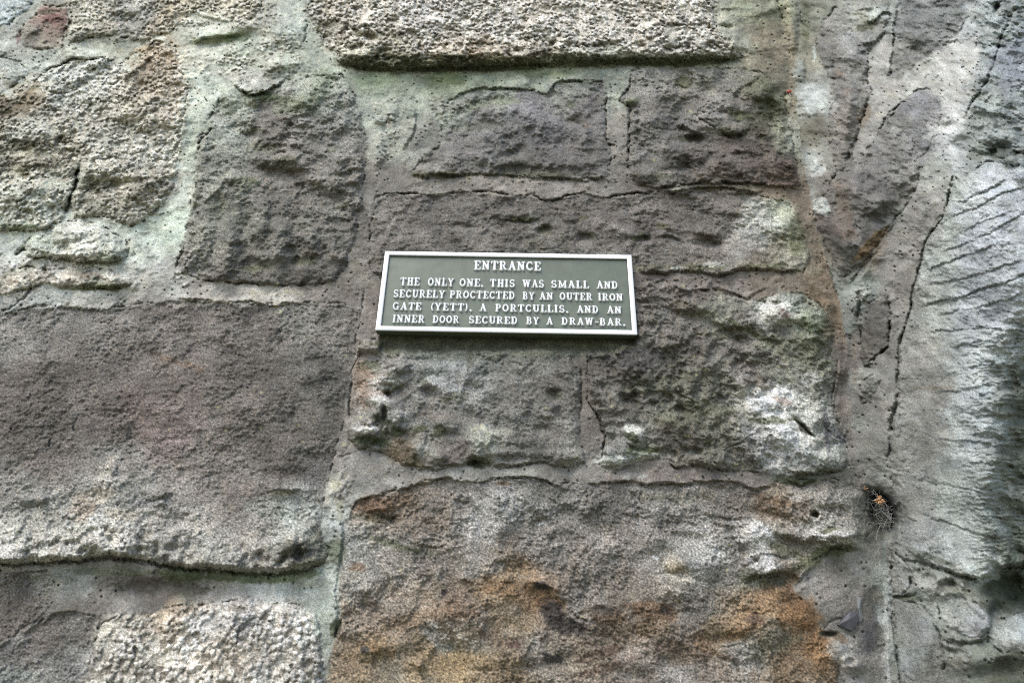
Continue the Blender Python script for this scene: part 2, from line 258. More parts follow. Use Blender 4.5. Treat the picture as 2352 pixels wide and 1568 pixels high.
# adjoining wall on the right
stone([(1895, 48), (1920, 22), (1940, 5), (1965, -20), (2000, -60), (2030, -40), (2045, 10), (2040, 60), (2015, 100), (1990, 130), (1994, 180), (2000, 215), (1990, 250), (1975, 290), (1965, 330), (1945, 380), (1925, 400), (1905, 350), (1905, 280), (1912, 215), (1900, 170), (1880, 130), (1872, 100), (1880, 72)],
      wall=1, h=.004, tilt=0, bulge=.010, lump=.006, li=.15, ck=.5, grain=1.0,
      cols=[(1920, 60, (140, 138, 128)), (1900, 120, (132, 128, 120)), (1960, 90, (150, 150, 146)), (1980, 20, (160, 162, 148)), (1940, 160, (138, 134, 126)), (1930, 220, (130, 124, 118)), (1970, 200, (140, 136, 128)), (1950, 280, (134, 124, 112)), (1930, 350, (130, 122, 110))])
stone([(1921, 403), (1945, 392), (1975, 372), (2000, 330), (2030, 300), (2060, 290), (2100, 330), (2112, 380), (2109, 425), (2090, 450), (2064, 497), (2045, 525), (2029, 548), (2010, 575), (1995, 595), (1975, 612), (1958, 630), (1930, 640), (1915, 615), (1908, 589), (1890, 550), (1876, 524), (1868, 490), (1876, 450), (1895, 420)],
      wall=1, h=.003, tilt=0, bulge=.012, lump=.009, li=.1, ck=.5, grain=1.0,
      cols=[(1990, 420, (116, 112, 108)), (2060, 380, (128, 126, 122)), (1930, 440, (130, 118, 106)), (1925, 520, (126, 110, 98)), (1960, 590, (112, 108, 100)), (2010, 500, (124, 120, 114)), (2080, 420, (134, 130, 120)), (1900, 560, (120, 116, 104))],
      label="rounded brown-grey stone in the corner joint")
stone([(2069, -300), (2062, 20), (2058, 40), (2052, 94), (2048, 140), (2046, 172), (2056, 184), (2075, 175), (2096, 161), (2123, 136), (2150, 118), (2185, 102), (2205, 70), (2228, 32), (2240, 5), (2260, -300)],
      wall=1, h=-.004, tilt=0, bulge=.008, lump=.007, li=.05, ck=.4, grain=1.1,
      cols=[(2120, 40, (128, 130, 130)), (2180, 60, (122, 126, 124)), (2080, 130, (118, 118, 112)), (2150, -40, (128, 130, 130))], label="smooth dark blue-grey stone set in pale mortar")
stone([(2018, 303), (2028, 285), (2040, 262), (2060, 245), (2083, 226), (2105, 210), (2130, 203), (2150, 215), (2162, 242), (2160, 280), (2148, 330), (2130, 370), (2115, 395), (2100, 360), (2080, 320), (2050, 300), (2030, 310)],
      wall=1, h=-.002, tilt=0, bulge=.008, lump=.004, li=.05, ck=.5, grain=.9,
      cols=[(2100, 240, (134, 134, 140)), (2060, 280, (132, 130, 126)), (2130, 300, (134, 134, 136))], label="smooth almond-shaped grey stone set in pale mortar")
stone([(2040, 677), (2045, 710), (2042, 734), (2044, 770), (2036, 800), (2022, 815), (2000, 836), (1988, 840), (1976, 820), (1978, 789), (1976, 740), (1984, 712), (2010, 690)],
      wall=1, h=.0, tilt=0, bulge=.012, lump=.005, li=.05, ck=1.2,
      cols=[(2015, 720, (112, 106, 98)), (2000, 800, (98, 92, 80))], label="small dark stone bedded in the corner mortar")
stone([(1976, 880), (1995, 865), (2022, 852), (2026, 870), (2015, 900), (1995, 925), (1980, 930), (1976, 905)],
      wall=1, h=.0, tilt=0, bulge=.008, lump=.004, li=.05, ck=1.0, cols=[(2000, 890, (128, 130, 122))])
stone([(2235, 20), (2262, -30), (2300, -300), (2900, -300), (2900, 330), (2352, 352), (2300, 340), (2250, 330), (2225, 300), (2228, 250), (2240, 190), (2250, 130), (2240, 70)],
      wall=1, h=-.002, tilt=0, bulge=.012, lump=.012, li=.3, ck=.6, cols=[(2290, 60, (150, 164, 162)), (2330, 150, (136, 148, 162)), (2280, 220, (148, 162, 156)), (2330, 300, (150, 162, 160))],
      label="blue-green tinted stone near the upper corner")
stone([(2192, 400), (2205, 420), (2260, 370), (2352, 380), (2900, 380), (2900, 1300), (2352, 1300), (2284, 1316), (2250, 1326), (2225, 1326), (2180, 1312), (2136, 1295), (2100, 1275), (2064, 1250), (2066, 1200), (2058, 1150), (2046, 1100), (2042, 1050), (2048, 996), (2058, 942), (2064, 862), (2066, 800), (2075, 761), (2091, 712), (2098, 672), (2109, 632), (2120, 591), (2130, 548), (2155, 511), (2178, 465)],
      wall=1, h=.004, tilt=0, bulge=.008, lump=.004, li=.25, ck=1.0, grain=1.0,
      cols=[(2200, 470, (188, 198, 190)), (2300, 430, (190, 200, 210)), (2250, 560, (188, 198, 208)), (2160, 560, (186, 194, 184)), (2120, 700, (174, 180, 170)), (2250, 700, (184, 194, 204)), (2100, 800, (162, 162, 150)), (2130, 900, (150, 148, 138)), (2110, 1000, (140, 138, 128)), (2100, 1150, (146, 146, 138)), (2120, 1230, (150, 152, 148)), (2250, 850, (180, 192, 190)),
            (2230, 950, (176, 188, 186)), (2330, 900, (140, 152, 140)), (2340, 1050, (118, 128, 110)), (2250, 1050, (166, 178, 174)), (2200, 1150, (162, 172, 164)), (2200, 1250, (176, 188, 184)), (2300, 1180, (140, 152, 142)), (2250, 1300, (186, 198, 188)), (2340, 1250, (110, 122, 100))],  # tones from the crack to the right edge also carry painted shading
      label="tall pale blue-grey column stone with fanning ridges")
stone([(2050, 1257), (2077, 1284), (2090, 1300), (2093, 1330), (2090, 1352), (2070, 1366), (2050, 1360), (2046, 1320), (2048, 1285)],
      wall=1, h=.002, tilt=.002, bulge=.005, lump=.003, li=.3, ck=1.2, cols=[(2065, 1310, (160, 164, 160))])
stone([(2050, 1378), (2100, 1380), (2125, 1405), (2139, 1424), (2152, 1445), (2162, 1466), (2172, 1504), (2160, 1560), (2150, 1900), (2075, 1900), (2066, 1568), (2056, 1450)],
      wall=1, h=.0, tilt=.002, bulge=.006, lump=.004, li=.2, ck=1.1, cols=[(2100, 1440, (138, 142, 138)), (2080, 1520, (150, 158, 156)), (2140, 1540, (120, 118, 106))])
stone([(2148, 1368), (2190, 1366), (2232, 1378), (2262, 1398), (2276, 1420), (2274, 1450), (2250, 1462), (2225, 1464), (2200, 1455), (2176, 1440), (2155, 1410)],
      wall=1, h=.002, tilt=.004, bulge=.008, lump=.006, li=.4, ck=1.0, cols=[(2200, 1400, (172, 178, 168)), (2250, 1430, (166, 170, 172))])
stone([(2268, 1440), (2300, 1420), (2352, 1405), (2900, 1400), (2900, 1540), (2352, 1490), (2300, 1500), (2270, 1480)],
      wall=1, h=.0, tilt=.004, bulge=.008, lump=.008, li=.4, ck=1.0, cols=[(2320, 1450, (172, 184, 180)), (2330, 1490, (158, 158, 150))])

MORTAR0 = [(20, 100, (150, 152, 140)), (200, 120, (150, 154, 138)), (260, 110, (140, 146, 124)), (60, 200, (158, 166, 160)), (440, 120, (182, 182, 160)), (500, 60, (182, 186, 170)), (450, 200, (172, 186, 168)), (440, 320, (162, 176, 152)), (400, 420, (176, 184, 170)), (390, 520, (166, 188, 166)), (330, 560, (172, 188, 172)),
           (380, 620, (170, 172, 168)), (30, 560, (166, 176, 168)), (10, 600, (168, 174, 172)), (340, 660, (158, 154, 144)), (480, 675, (158, 150, 138)), (620, 680, (172, 166, 152)), (750, 680, (124, 112, 100)), (560, 100, (160, 172, 150)), (620, 60, (158, 162, 148)), (600, 150, (156, 162, 140)), (680, 140, (146, 160, 136)), (590, 185, (176, 174, 164)),
           (680, 60, (166, 180, 166)), (740, 130, (150, 168, 146)), (870, 190, (128, 148, 108)), (1000, 175, (112, 132, 84)), (900, 230, (150, 166, 144)), (850, 260, (146, 160, 142)), (960, 240, (146, 162, 140)), (920, 290, (158, 168, 148)), (900, 340, (150, 158, 138)), (980, 310, (132, 134, 122)), (870, 400, (128, 122, 110)), (930, 420, (130, 122, 110)),
           (1100, 180, (124, 146, 108)), (1220, 175, (140, 158, 128)), (1350, 170, (144, 160, 134)), (1410, 210, (148, 162, 140)), (1418, 300, (136, 130, 118)), (1425, 400, (122, 116, 104)), (1100, 425, (138, 128, 114)), (1300, 430, (136, 126, 114)), (1480, 432, (124, 112, 100)), (1700, 430, (112, 96, 72)), (1790, 440, (134, 108, 76)), (1700, 60, (150, 158, 128)), (1760, 60, (146, 140, 100)),
           (1780, 120, (138, 124, 86)), (1800, 180, (124, 116, 84)), (1740, 20, (142, 148, 112)), (1830, 350, (150, 156, 130)), (1855, 450, (136, 112, 84)), (1880, 560, (138, 116, 84)), (1650, 650, (122, 108, 98)), (1500, 636, (116, 102, 92)), (1800, 650, (132, 112, 88)), (1900, 650, (136, 108, 76)), (1925, 740, (136, 112, 82)), (1945, 850, (122, 110, 98)), (1960, 950, (126, 116, 104)), (1980, 1050, (120, 114, 106)),
           (840, 560, (116, 108, 96)), (820, 640, (124, 116, 100)), (850, 700, (128, 116, 106)), (830, 760, (126, 114, 104)), (820, 900, (134, 126, 114)), (790, 950, (130, 124, 114)), (780, 1050, (134, 128, 118)), (850, 1060, (128, 124, 116)), (900, 1090, (132, 128, 118)), (770, 1120, (152, 154, 138)), (768, 1200, (158, 168, 164)), (765, 1280, (140, 154, 138)), (750, 1350, (160, 178, 164)), (740, 1430, (152, 168, 152)),
           (735, 1500, (150, 166, 150)), (690, 1340, (162, 178, 166)), (620, 1350, (168, 176, 172)), (500, 1350, (148, 144, 136)), (420, 1330, (96, 100, 74)), (350, 1360, (112, 100, 90)), (250, 1340, (112, 104, 90)), (180, 1350, (140, 142, 132)), (300, 1390, (122, 118, 110)), (200, 1400, (118, 108, 96)), (1100, 1085, (136, 134, 124)), (1350, 1090, (128, 122, 112)), (1360, 1000, (118, 108, 98)), (1345, 850, (116, 104, 90)),
           (1450, 1090, (124, 114, 104)), (1550, 1090, (120, 106, 98)), (1700, 1095, (122, 110, 102)), (1820, 1100, (80, 88, 62)), (1150, 780, (78, 78, 52)), (950, 780, (78, 82, 54)), (1350, 780, (80, 76, 50)), (1440, 785, (72, 72, 48)), (1880, 1350, (126, 120, 112)), (1920, 1300, (112, 108, 92)), (1960, 1280, (130, 128, 118)), (1950, 1400, (114, 108, 98)), (1980, 1350, (118, 116, 104)), (2000, 1450, (122, 116, 106)),  # dark olive points under the plaque mix algae with painted shadow
           (1900, 1440, (118, 114, 102)), (1930, 1480, (140, 138, 128)), (1960, 1520, (134, 132, 128)), (2020, 1540, (140, 134, 118)), (2000, 1260, (124, 126, 116)), (2025, 1330, (140, 152, 142)), (2035, 1420, (168, 176, 170)), (2045, 1540, (166, 172, 178))]
MORTAR1 = [(1840, 40, (128, 132, 108)), (1850, 120, (142, 138, 112)), (1830, 200, (130, 122, 96)), (1850, 300, (130, 124, 100)), (1860, 220, (188, 200, 196)), (1880, 400, (150, 142, 124)), (1870, 390, (168, 176, 168)), (2020, 120, (168, 166, 156)), (2020, 220, (174, 170, 158)), (2000, 350, (160, 156, 146)), (2030, 30, (172, 180, 172)), (2100, 190, (176, 176, 164)), (2200, 140, (182, 182, 174)), (2230, 60, (180, 184, 186)),
           (2180, 300, (192, 192, 190)), (2150, 400, (176, 180, 168)), (2200, 350, (190, 196, 200)), (2250, 345, (120, 130, 120)), (2130, 480, (158, 154, 142)), (2060, 560, (158, 152, 140)), (2060, 650, (152, 144, 132)), (2080, 500, (156, 150, 138)), (2040, 760, (150, 142, 132)), (2050, 850, (146, 140, 130)), (2030, 950, (150, 146, 134)), (2010, 1050, (146, 146, 134)), (1990, 560, (134, 104, 62)), (1970, 660, (160, 172, 160)),
           (1950, 720, (150, 158, 148)), (1965, 800, (134, 128, 118)), (1985, 950, (142, 138, 126)), (1990, 860, (168, 170, 158)), (2040, 1100, (150, 152, 142)), (2030, 1180, (52, 52, 54)), (1990, 1160, (100, 104, 92)), (2050, 1220, (140, 150, 140)), (2120, 1300, (150, 158, 146)), (2180, 1340, (160, 168, 156)), (2110, 1370, (150, 158, 146)), (2220, 1350, (138, 146, 126)), (2320, 1350, (72, 80, 56)), (2290, 1380, (90, 96, 76)),  # near-black point paints shade into the cobweb hollow; right-hand recess likewise
           (2200, 1480, (150, 160, 146)), (2250, 1520, (120, 128, 104)), (2330, 1550, (96, 104, 80)), (2180, 1540, (128, 132, 116)), (2130, 1350, (168, 170, 160))]

# cracks: points, half width, depth
CRACKS = [
 ([(100, 165), (115, 161), (140, 150), (161, 140), (180, 138), (207, 137), (230, 134), (252, 132)], 2.6, .016), ([(0, 133), (30, 138), (45, 146), (60, 160)], 1.8, .006),
 ([(182, 384), (175, 420), (164, 446), (161, 458), (152, 480), (146, 498)], 3.0, .020), ([(268, 160), (270, 150), (285, 140), (300, 128), (330, 112)], 2, .006),
 ([(32, 585), (44, 580), (58, 572)], 4.5, .022), ([(492, 290), (480, 305), (466, 320), (458, 330), (456, 345)], 3.2, .014), ([(425, 555), (420, 580), (408, 600), (408, 622)], 2.0, .009), ([(0, 718), (20, 712), (42, 695), (62, 680), (70, 650)], 2.6, .010),
 ([(408, 622), (440, 636), (465, 643), (500, 640), (540, 650), (620, 654)], 1.6, .006), ([(560, 1112), (600, 1112)], 2, 0), ([(798, 50), (790, 90), (770, 108)], 0.1, 0),
 ([(700, 40), (705, 62), (700, 90), (698, 104)], 2.2, .009), ([(820, 700), (818, 730), (824, 770)], 0.1, 0), ([(836, 660), (834, 690), (828, 720), (822, 748), (818, 765)], 1.5, .007), ([(846, 515), (852, 540), (848, 560)], 1.5, .006),
 ([(831, 795), (826, 815), (814, 838), (808, 850), (806, 880), (805, 930), (804, 960)], 1.5, .008), ([(858, 470), (866, 448), (900, 446), (960, 448)], 1.4, .004),
 ([(869, 447), (935, 446), (1004, 448), (1040, 443), (1071, 440), (1110, 437), (1125, 438), (1150, 446), (1172, 452)], 1.5, .007), ([(1172, 452), (1200, 448), (1222, 444), (1242, 462), (1270, 462), (1300, 450), (1336, 443), (1366, 441)], 1.8, .010),
 ([(1384, 452), (1400, 457), (1420, 450), (1450, 445), (1490, 442), (1511, 437)], 2.0, .010), ([(1447, 162), (1449, 185), (1446, 200), (1436, 212), (1424, 224), (1426, 236), (1444, 244), (1447, 262), (1444, 300), (1443, 340), (1446, 370)], 2.0, .012),
 ([(1392, 215), (1391, 260), (1390, 310), (1394, 325), (1403, 336)], 1.4, .006), ([(1399, 330), (1410, 336), (1420, 334)], 1.6, .007), ([(1350, 800), (1349, 840), (1348, 880), (1348, 915), (1360, 942), (1378, 960), (1386, 985)], 1.5, .008), ([(1386, 985), (1392, 1004), (1384, 1030), (1376, 1060)], 2.4, .012),
 ([(1599, 263), (1620, 280), (1648, 303)], 1.5, .006), ([(1725, 200), (1740, 185), (1765, 190), (1790, 215)], 0.1, 0), ([(1736, 160), (1745, 164), (1760, 175), (1776, 186)], 1.5, .005),
 ([(1165, 1096), (1215, 1096)], 0.1, 0), ([(900, 1052), (880, 1040), (862, 1030), (830, 1033), (800, 1042), (770, 1052)], 1.3, .004),
 ([(1808, 210), (1800, 230), (1806, 250), (1815, 275)], 3, .010), ([(1780, 0), (1788, 20), (1800, 50)], 3, .010), ([(1838, 25), (1842, 55), (1848, 62)], 2.5, .008), ([(1895, 51), (1908, 34), (1922, 14)], 2.2, .008),
 ([(1860, 100), (1855, 125), (1845, 150)], 2, .006), ([(1925, 390), (1900, 440), (1885, 460), (1870, 466)], 2, .008), ([(1990, 145), (1994, 180), (2000, 214)], 2, .007), ([(1994, 225), (1986, 260), (1970, 300), (1955, 340), (1940, 380)], 3, .012),
 ([(2055, 50), (2052, 94), (2048, 140), (2046, 172)], 2.2, .009), ([(2046, 303), (2040, 290), (2040, 275), (2060, 248), (2090, 222), (2110, 208), (2130, 203)], 2, .008), ([(2018, 303), (2028, 290), (2036, 270)], 3, .010),
 ([(2345, 5), (2320, 40), (2300, 80), (2290, 130), (2270, 180), (2245, 220), (2225, 245), (2212, 290)], 3, .012), ([(2150, 310), (2135, 340), (2110, 370)], 3, .006), ([(2109, 425), (2070, 490), (2040, 520), (2020, 560)], 2, .006),
 ([(2190, 400), (2182, 430), (2177, 465), (2168, 490), (2155, 511), (2140, 530), (2128, 548), (2122, 570), (2118, 591), (2112, 612), (2107, 632), (2100, 652), (2096, 672), (2093, 692), (2091, 712), (2082, 738), (2075, 761), (2070, 778), (2064, 801), (2064, 830), (2064, 862), (2060, 880), (2058, 905)], 2.5, .014),
 ([(2058, 905), (2057, 942), (2050, 975), (2045, 996)], 5, .020), ([(2045, 1000), (2044, 1030), (2036, 1063)], 3, .013), ([(2020, 548), (1999, 591), (1980, 612), (1962, 640), (1945, 660)], 3, .010), ([(1970, 664), (1974, 700), (1970, 730), (1968, 745)], 4, .018),
 ([(2042, 700), (2044, 760), (2038, 800), (2016, 818), (1990, 838)], 2.6, .014), ([(1876, 555), (1886, 580), (1900, 610), (1918, 650), (1926, 690)], 2.5, .008), ([(1924, 812), (1920, 870), (1910, 930), (1920, 960), (1938, 1000)], 2.5, .012), ([(2045, 1252), (2046, 1290), (2046, 1360), (2048, 1420), (2056, 1470), (2066, 1540), (2070, 1600)], 2.2, .009),
 ([(2058, 1165), (2066, 1157), (2070, 1180)], 3, .012), ([(2070, 1280), (2120, 1293), (2150, 1302), (2190, 1320), (2230, 1330), (2275, 1320)], 4, .014), ([(2046, 1372), (2080, 1370), (2110, 1360)], 3.5, .012), ([(2093, 1320), (2092, 1345)], 3, .010), ([(2115, 1380), (2150, 1440), (2162, 1470), (2200, 1480), (2240, 1475)], 3, .010),
 ([(1750, 850), (1800, 890), (1820, 898)], 1.6, .004), ([(1893, 975), (1905, 990), (1925, 1010)], 2, .008), ([(1800, 890), (1790, 970), (1810, 985), (1830, 998)], .1, 0), ([(1818, 962), (1840, 980), (1860, 996), (1875, 1006)], 3, .012), ([(1660, 1035), (1680, 1020), (1700, 1015), (1740, 992)], 2, .007),
 ([(1895, 1445), (1905, 1425), (1940, 1415)], 2.4, .008), ([(0, 1470), (20, 1460), (60, 1430), (110, 1400)], 1.2, -.003), ([(165, 990), (180, 960), (190, 948)], 1.5, .005), ([(110, 1030), (122, 1000)], 1.5, .006), ([(1848, 975), (1700, 930)], .1, 0),
]
# ledges: edge line (left to right), height, depth of the underside, how far up the swelling reaches
LEDGES = [
 ([(2109, 707), (2160, 692), (2210, 684), (2257, 664), (2310, 650), (2380, 620)], .008, 5, 14), ([(2117, 626), (2177, 602), (2235, 584), (2289, 562)], .007, 5, 12), ([(2123, 655), (2180, 648), (2240, 634), (2352, 598)], .006, 5, 12), ([(2142, 728), (2230, 710), (2310, 690), (2360, 670)], .006, 5, 12), ([(2123, 765), (2180, 760), (2257, 753), (2330, 762), (2380, 768)], .006, 5, 12),
 ([(2185, 471), (2215, 462), (2257, 442), (2319, 412)], .008, 6, 12), ([(2140, 528), (2190, 497), (2240, 480), (2300, 446), (2370, 424)], .006, 5, 12), ([(2160, 582), (2230, 556), (2290, 528), (2370, 480)], .006, 5, 12), ([(2200, 540), (2260, 510), (2330, 486)], .005, 5, 10), ([(2170, 800), (2230, 792), (2300, 800), (2370, 796)], .005, 5, 10), ([(2150, 900), (2220, 896), (2290, 880), (2360, 884)], .004, 5, 12), ([(2140, 1010), (2200, 1012), (2290, 1024), (2370, 1030)], .004, 5, 12), ([(2130, 1110), (2200, 1118), (2280, 1140), (2370, 1160)], .005, 6, 12), ([(2110, 1180), (2170, 1200), (2240, 1226), (2310, 1240)], .006, 6, 14), ([(2150, 700), (2200, 690), (2260, 682)], .004, 4, 9), ([(2200, 850), (2270, 838), (2350, 846)], .006, 6, 10), ([(2220, 960), (2290, 952), (2370, 962)], .006, 6, 10), ([(2210, 1060), (2280, 1068), (2370, 1078)], .006, 6, 10), ([(2230, 1180), (2290, 1190), (2370, 1200)], .006, 6, 10),
 ([(525, 190), (540, 200), (575, 218), (590, 218), (622, 207), (645, 192), (665, 182)], .016, 7, 22), ([(118, 590), (161, 597), (188, 602), (236, 605), (274, 600), (285, 590)], .030, 12, 36), ([(56, 585), (75, 594), (120, 594), (161, 598)], .012, 8, 30),
 ([(110, 655), (161, 661), (215, 664), (269, 662), (306, 656)], .012, 10, 20), ([(150, 708), (201, 710), (223, 716), (245, 712), (269, 699), (287, 680)], .005, 4, 14), ([(400, 690), (443, 686), (497, 695), (564, 695), (632, 705), (655, 695), (690, 700)], .006, 4, 9),
 ([(745, 40), (757, 48), (789, 54), (829, 75), (843, 82), (864, 84), (874, 96), (890, 110)], .012, 7, 18), ([(1060, 96), (1076, 94), (1110, 100), (1151, 99), (1190, 108)], .010, 6, 16), ([(1500, 60), (1560, 56), (1640, 64)], .008, 6, 14), ([(1440, 60), (1500, 70), (1580, 76)], .0, 6, 14),
 ([(764, 140), (800, 152), (860, 161), (940, 163), (1000, 161), (1060, 158), (1120, 158), (1200, 154), (1290, 152), (1360, 148), (1440, 148), (1500, 150), (1580, 148), (1650, 142), (1712, 136)], .028, 34, 60),
 ([(1180, 140), (1240, 122), (1270, 116), (1330, 108), (1400, 98), (1450, 94)], .010, 5, 18), ([(1320, 140), (1380, 136), (1430, 128)], .008, 5, 14), ([(930, 130), (1000, 128), (1060, 132), (1120, 128)], .010, 6, 20),
 ([(1039, 230), (1047, 224), (1071, 210), (1120, 205), (1178, 203), (1215, 205), (1238, 214), (1255, 218), (1268, 206), (1276, 190), (1330, 186), (1388, 187)], .008, 4, 14), ([(925, 240), (950, 225), (960, 232)], .003, 4, 10),
 ([(945, 405), (975, 408), (1031, 406), (1080, 402), (1120, 398)], .010, 7, 16), ([(1100, 400), (1180, 408), (1242, 412), (1336, 416), (1400, 412)], .006, 6, 18), ([(1455, 424), (1500, 432), (1540, 432), (1600, 422), (1658, 420), (1720, 424), (1790, 430), (1840, 436)], .010, 6, 22),
 ([(1648, 303), (1665, 312), (1685, 316), (1705, 312), (1728, 300)], .014, 12, 34), ([(1540, 285), (1575, 300), (1600, 312), (1630, 318)], .008, 10, 30), ([(1536, 168), (1550, 192), (1572, 206), (1592, 190), (1600, 170)], .006, 12, 12), ([(1660, 215), (1690, 214), (1720, 196), (1750, 176)], .006, 8, 20),
 ([(1515, 435), (1528, 442), (1545, 445), (1560, 440), (1580, 436), (1650, 430), (1700, 438), (1740, 444), (1760, 440)], .009, 6, 12), ([(1466, 628), (1532, 629), (1580, 624), (1618, 627), (1650, 636), (1668, 630), (1699, 620), (1766, 624), (1800, 626), (1848, 624)], .012, 8, 22),
 ([(1495, 658), (1530, 645), (1550, 660), (1580, 672), (1600, 676)], .006, 4, 10), ([(1640, 662), (1700, 680), (1715, 688), (1745, 672), (1770, 662)], .007, 6, 12), ([(1880, 640), (1900, 650), (1920, 680)], .0, 3, 8),
 ([(804, 1000), (815, 1022), (829, 1034), (850, 1026), (868, 1010)], .014, 10, 22), ([(880, 905), (895, 893), (905, 880)], .0, 5, 12), ([(940, 1052), (960, 1078), (1000, 1080), (1030, 1070), (1060, 1072), (1084, 1062), (1105, 1066), (1130, 1072)], .008, 7, 18), ([(1070, 1052), (1090, 1060), (1110, 1060)], .006, 8, 14),
 ([(1130, 1072), (1190, 1068), (1242, 1063), (1288, 1074), (1340, 1074)], .005, 5, 14), ([(815, 1152), (878, 1136), (961, 1114), (1000, 1106), (1028, 1098), (1050, 1106), (1100, 1108), (1165, 1098), (1215, 1098), (1255, 1103), (1274, 1120), (1300, 1111)], .007, 5, 14),
 ([(1376, 1072), (1411, 1080), (1435, 1076), (1460, 1062)], .008, 7, 14), ([(1385, 1045), (1400, 1055)], .0, 3, 8), ([(1428, 1012), (1450, 1025), (1480, 1035)], .008, 10, 16), ([(1530, 1060), (1551, 1077), (1590, 1070), (1615, 1072), (1640, 1084), (1662, 1088)], .008, 6, 14),
 ([(1376, 1113), (1420, 1108), (1450, 1106), (1485, 1116), (1530, 1108), (1564, 1114), (1658, 1106), (1700, 1112), (1740, 1128), (1790, 1112)], .008, 7, 12), ([(1795, 1096), (1815, 1108), (1840, 1118), (1862, 1110), (1880, 1098)], .008, 10, 8), ([(1800, 1080), (1840, 1090), (1900, 1088), (1946, 1078)], .010, 7, 20),
 ([(-60, 1296), (10, 1296), (90, 1293), (160, 1290), (230, 1280), (290, 1282), (340, 1292), (390, 1302), (440, 1308), (500, 1308), (560, 1316), (620, 1318), (680, 1314), (720, 1302), (748, 1290)], .036, 17, 75), ([(-60, 1286), (80, 1284), (170, 1278)], .008, 6, 20),
 ([(610, 1310), (650, 1285), (690, 1270), (730, 1262)], .008, 8, 16), ([(660, 1290), (690, 1300), (720, 1296)], .008, 8, 14), ([(930, 1245), (980, 1256), (1040, 1252)], .006, 7, 18), ([(838, 1178), (870, 1176), (900, 1172)], .008, 8, 16), ([(870, 1180), (895, 1190), (920, 1186)], .008, 8, 18),
 ([(1880, 1290), (1908, 1262), (1940, 1258), (1965, 1250), (1975, 1240)], .020, 15, 26), ([(1700, 1335), (1740, 1330), (1770, 1322), (1800, 1318)], .014, 14, 26), ([(1815, 1352), (1830, 1340), (1850, 1322), (1875, 1304)], .010, 10, 18), ([(1740, 1270), (1780, 1280), (1830, 1284)], .008, 9, 18), ([(1860, 1215), (1880, 1228), (1900, 1222)], .009, 8, 14),
 ([(1600, 1180), (1680, 1195), (1730, 1190)], .006, 8, 14), ([(1420, 1180), (1480, 1190), (1520, 1185)], .006, 8, 14), ([(1200, 1340), (1260, 1350), (1310, 1372), (1330, 1400)], .006, 8, 22), ([(1300, 1400), (1330, 1420), (1370, 1430)], .006, 8, 20), ([(1050, 1330), (1090, 1340)], .004, 6, 12), ([(1640, 1490), (1700, 1480), (1740, 1450), (1790, 1420)], .004, 8, 18),
 ([(1870, 100), (1890, 110)], .0, 4, 9), ([(1998, 62), (2030, 30), (2055, 40)], .008, 6, 14), ([(1955, 95), (1975, 110), (2010, 100), (2040, 70)], .008, 8, 14), ([(1818, 680), (1850, 690), (1875, 708), (1900, 722)], .003, 5, 12), ([(1885, 1430), (1900, 1440), (1920, 1448)], .0, 6, 10),
 ([(2285, 1318), (2310, 1305), (2352, 1300), (2420, 1298)], .030, 14, 40), ([(2155, 1300), (2200, 1322), (2250, 1334), (2290, 1325)], .014, 10, 30), ([(2170, 1470), (2230, 1480), (2280, 1462)], .014, 12, 22), ([(2050, 1370), (2070, 1372), (2092, 1362)], .008, 6, 14), ([(1780, 1000), (1840, 1010), (1880, 1040)], .0, 6, 14),
 ([(2225, 345), (2260, 355), (2300, 365), (2352, 350), (2420, 350)], .014, 12, 20), ([(880, 1290), (905, 1300)], .003, 5, 10), ([(440, 30), (480, 45), (520, 52), (560, 50)], .006, 6, 16), ([(430, 105), (470, 92), (530, 85), (575, 80)], .008, 8, 22), ([(575, 150), (620, 158), (680, 160)], .005, 7, 18), ([(120, 45), (150, 48)], .006, 5, 12),
 ([(0, 525), (60, 530), (110, 528), (140, 515)], .010, 12, 20), ([(270, 160), (300, 172), (325, 160), (345, 140)], .010, 8, 22), ([(905, 560), (960, 570), (1010, 560)], .0, 6, 14), ([(1150, 505), (1210, 512), (1240, 505)], .009, 8, 14), ([(1500, 545), (1540, 545), (1580, 560)], .008, 8, 14), ([(1440, 500), (1480, 490), (1520, 500)], .006, 7, 14),
 ([(520, 1020), (600, 1028)], .0, 6, 14), ([(330, 1145), (350, 1152), (370, 1145), (390, 1125)], .007, 5, 12), ([(455, 1205), (540, 1180), (600, 1175)], .0, 4, 10), ([(40, 1160), (75, 1165), (110, 1150)], .006, 5, 12), ([(610, 1128), (650, 1134), (690, 1128)], .008, 6, 12), ([(820, 970), (845, 980), (870, 968)], .008, 8, 14),
]
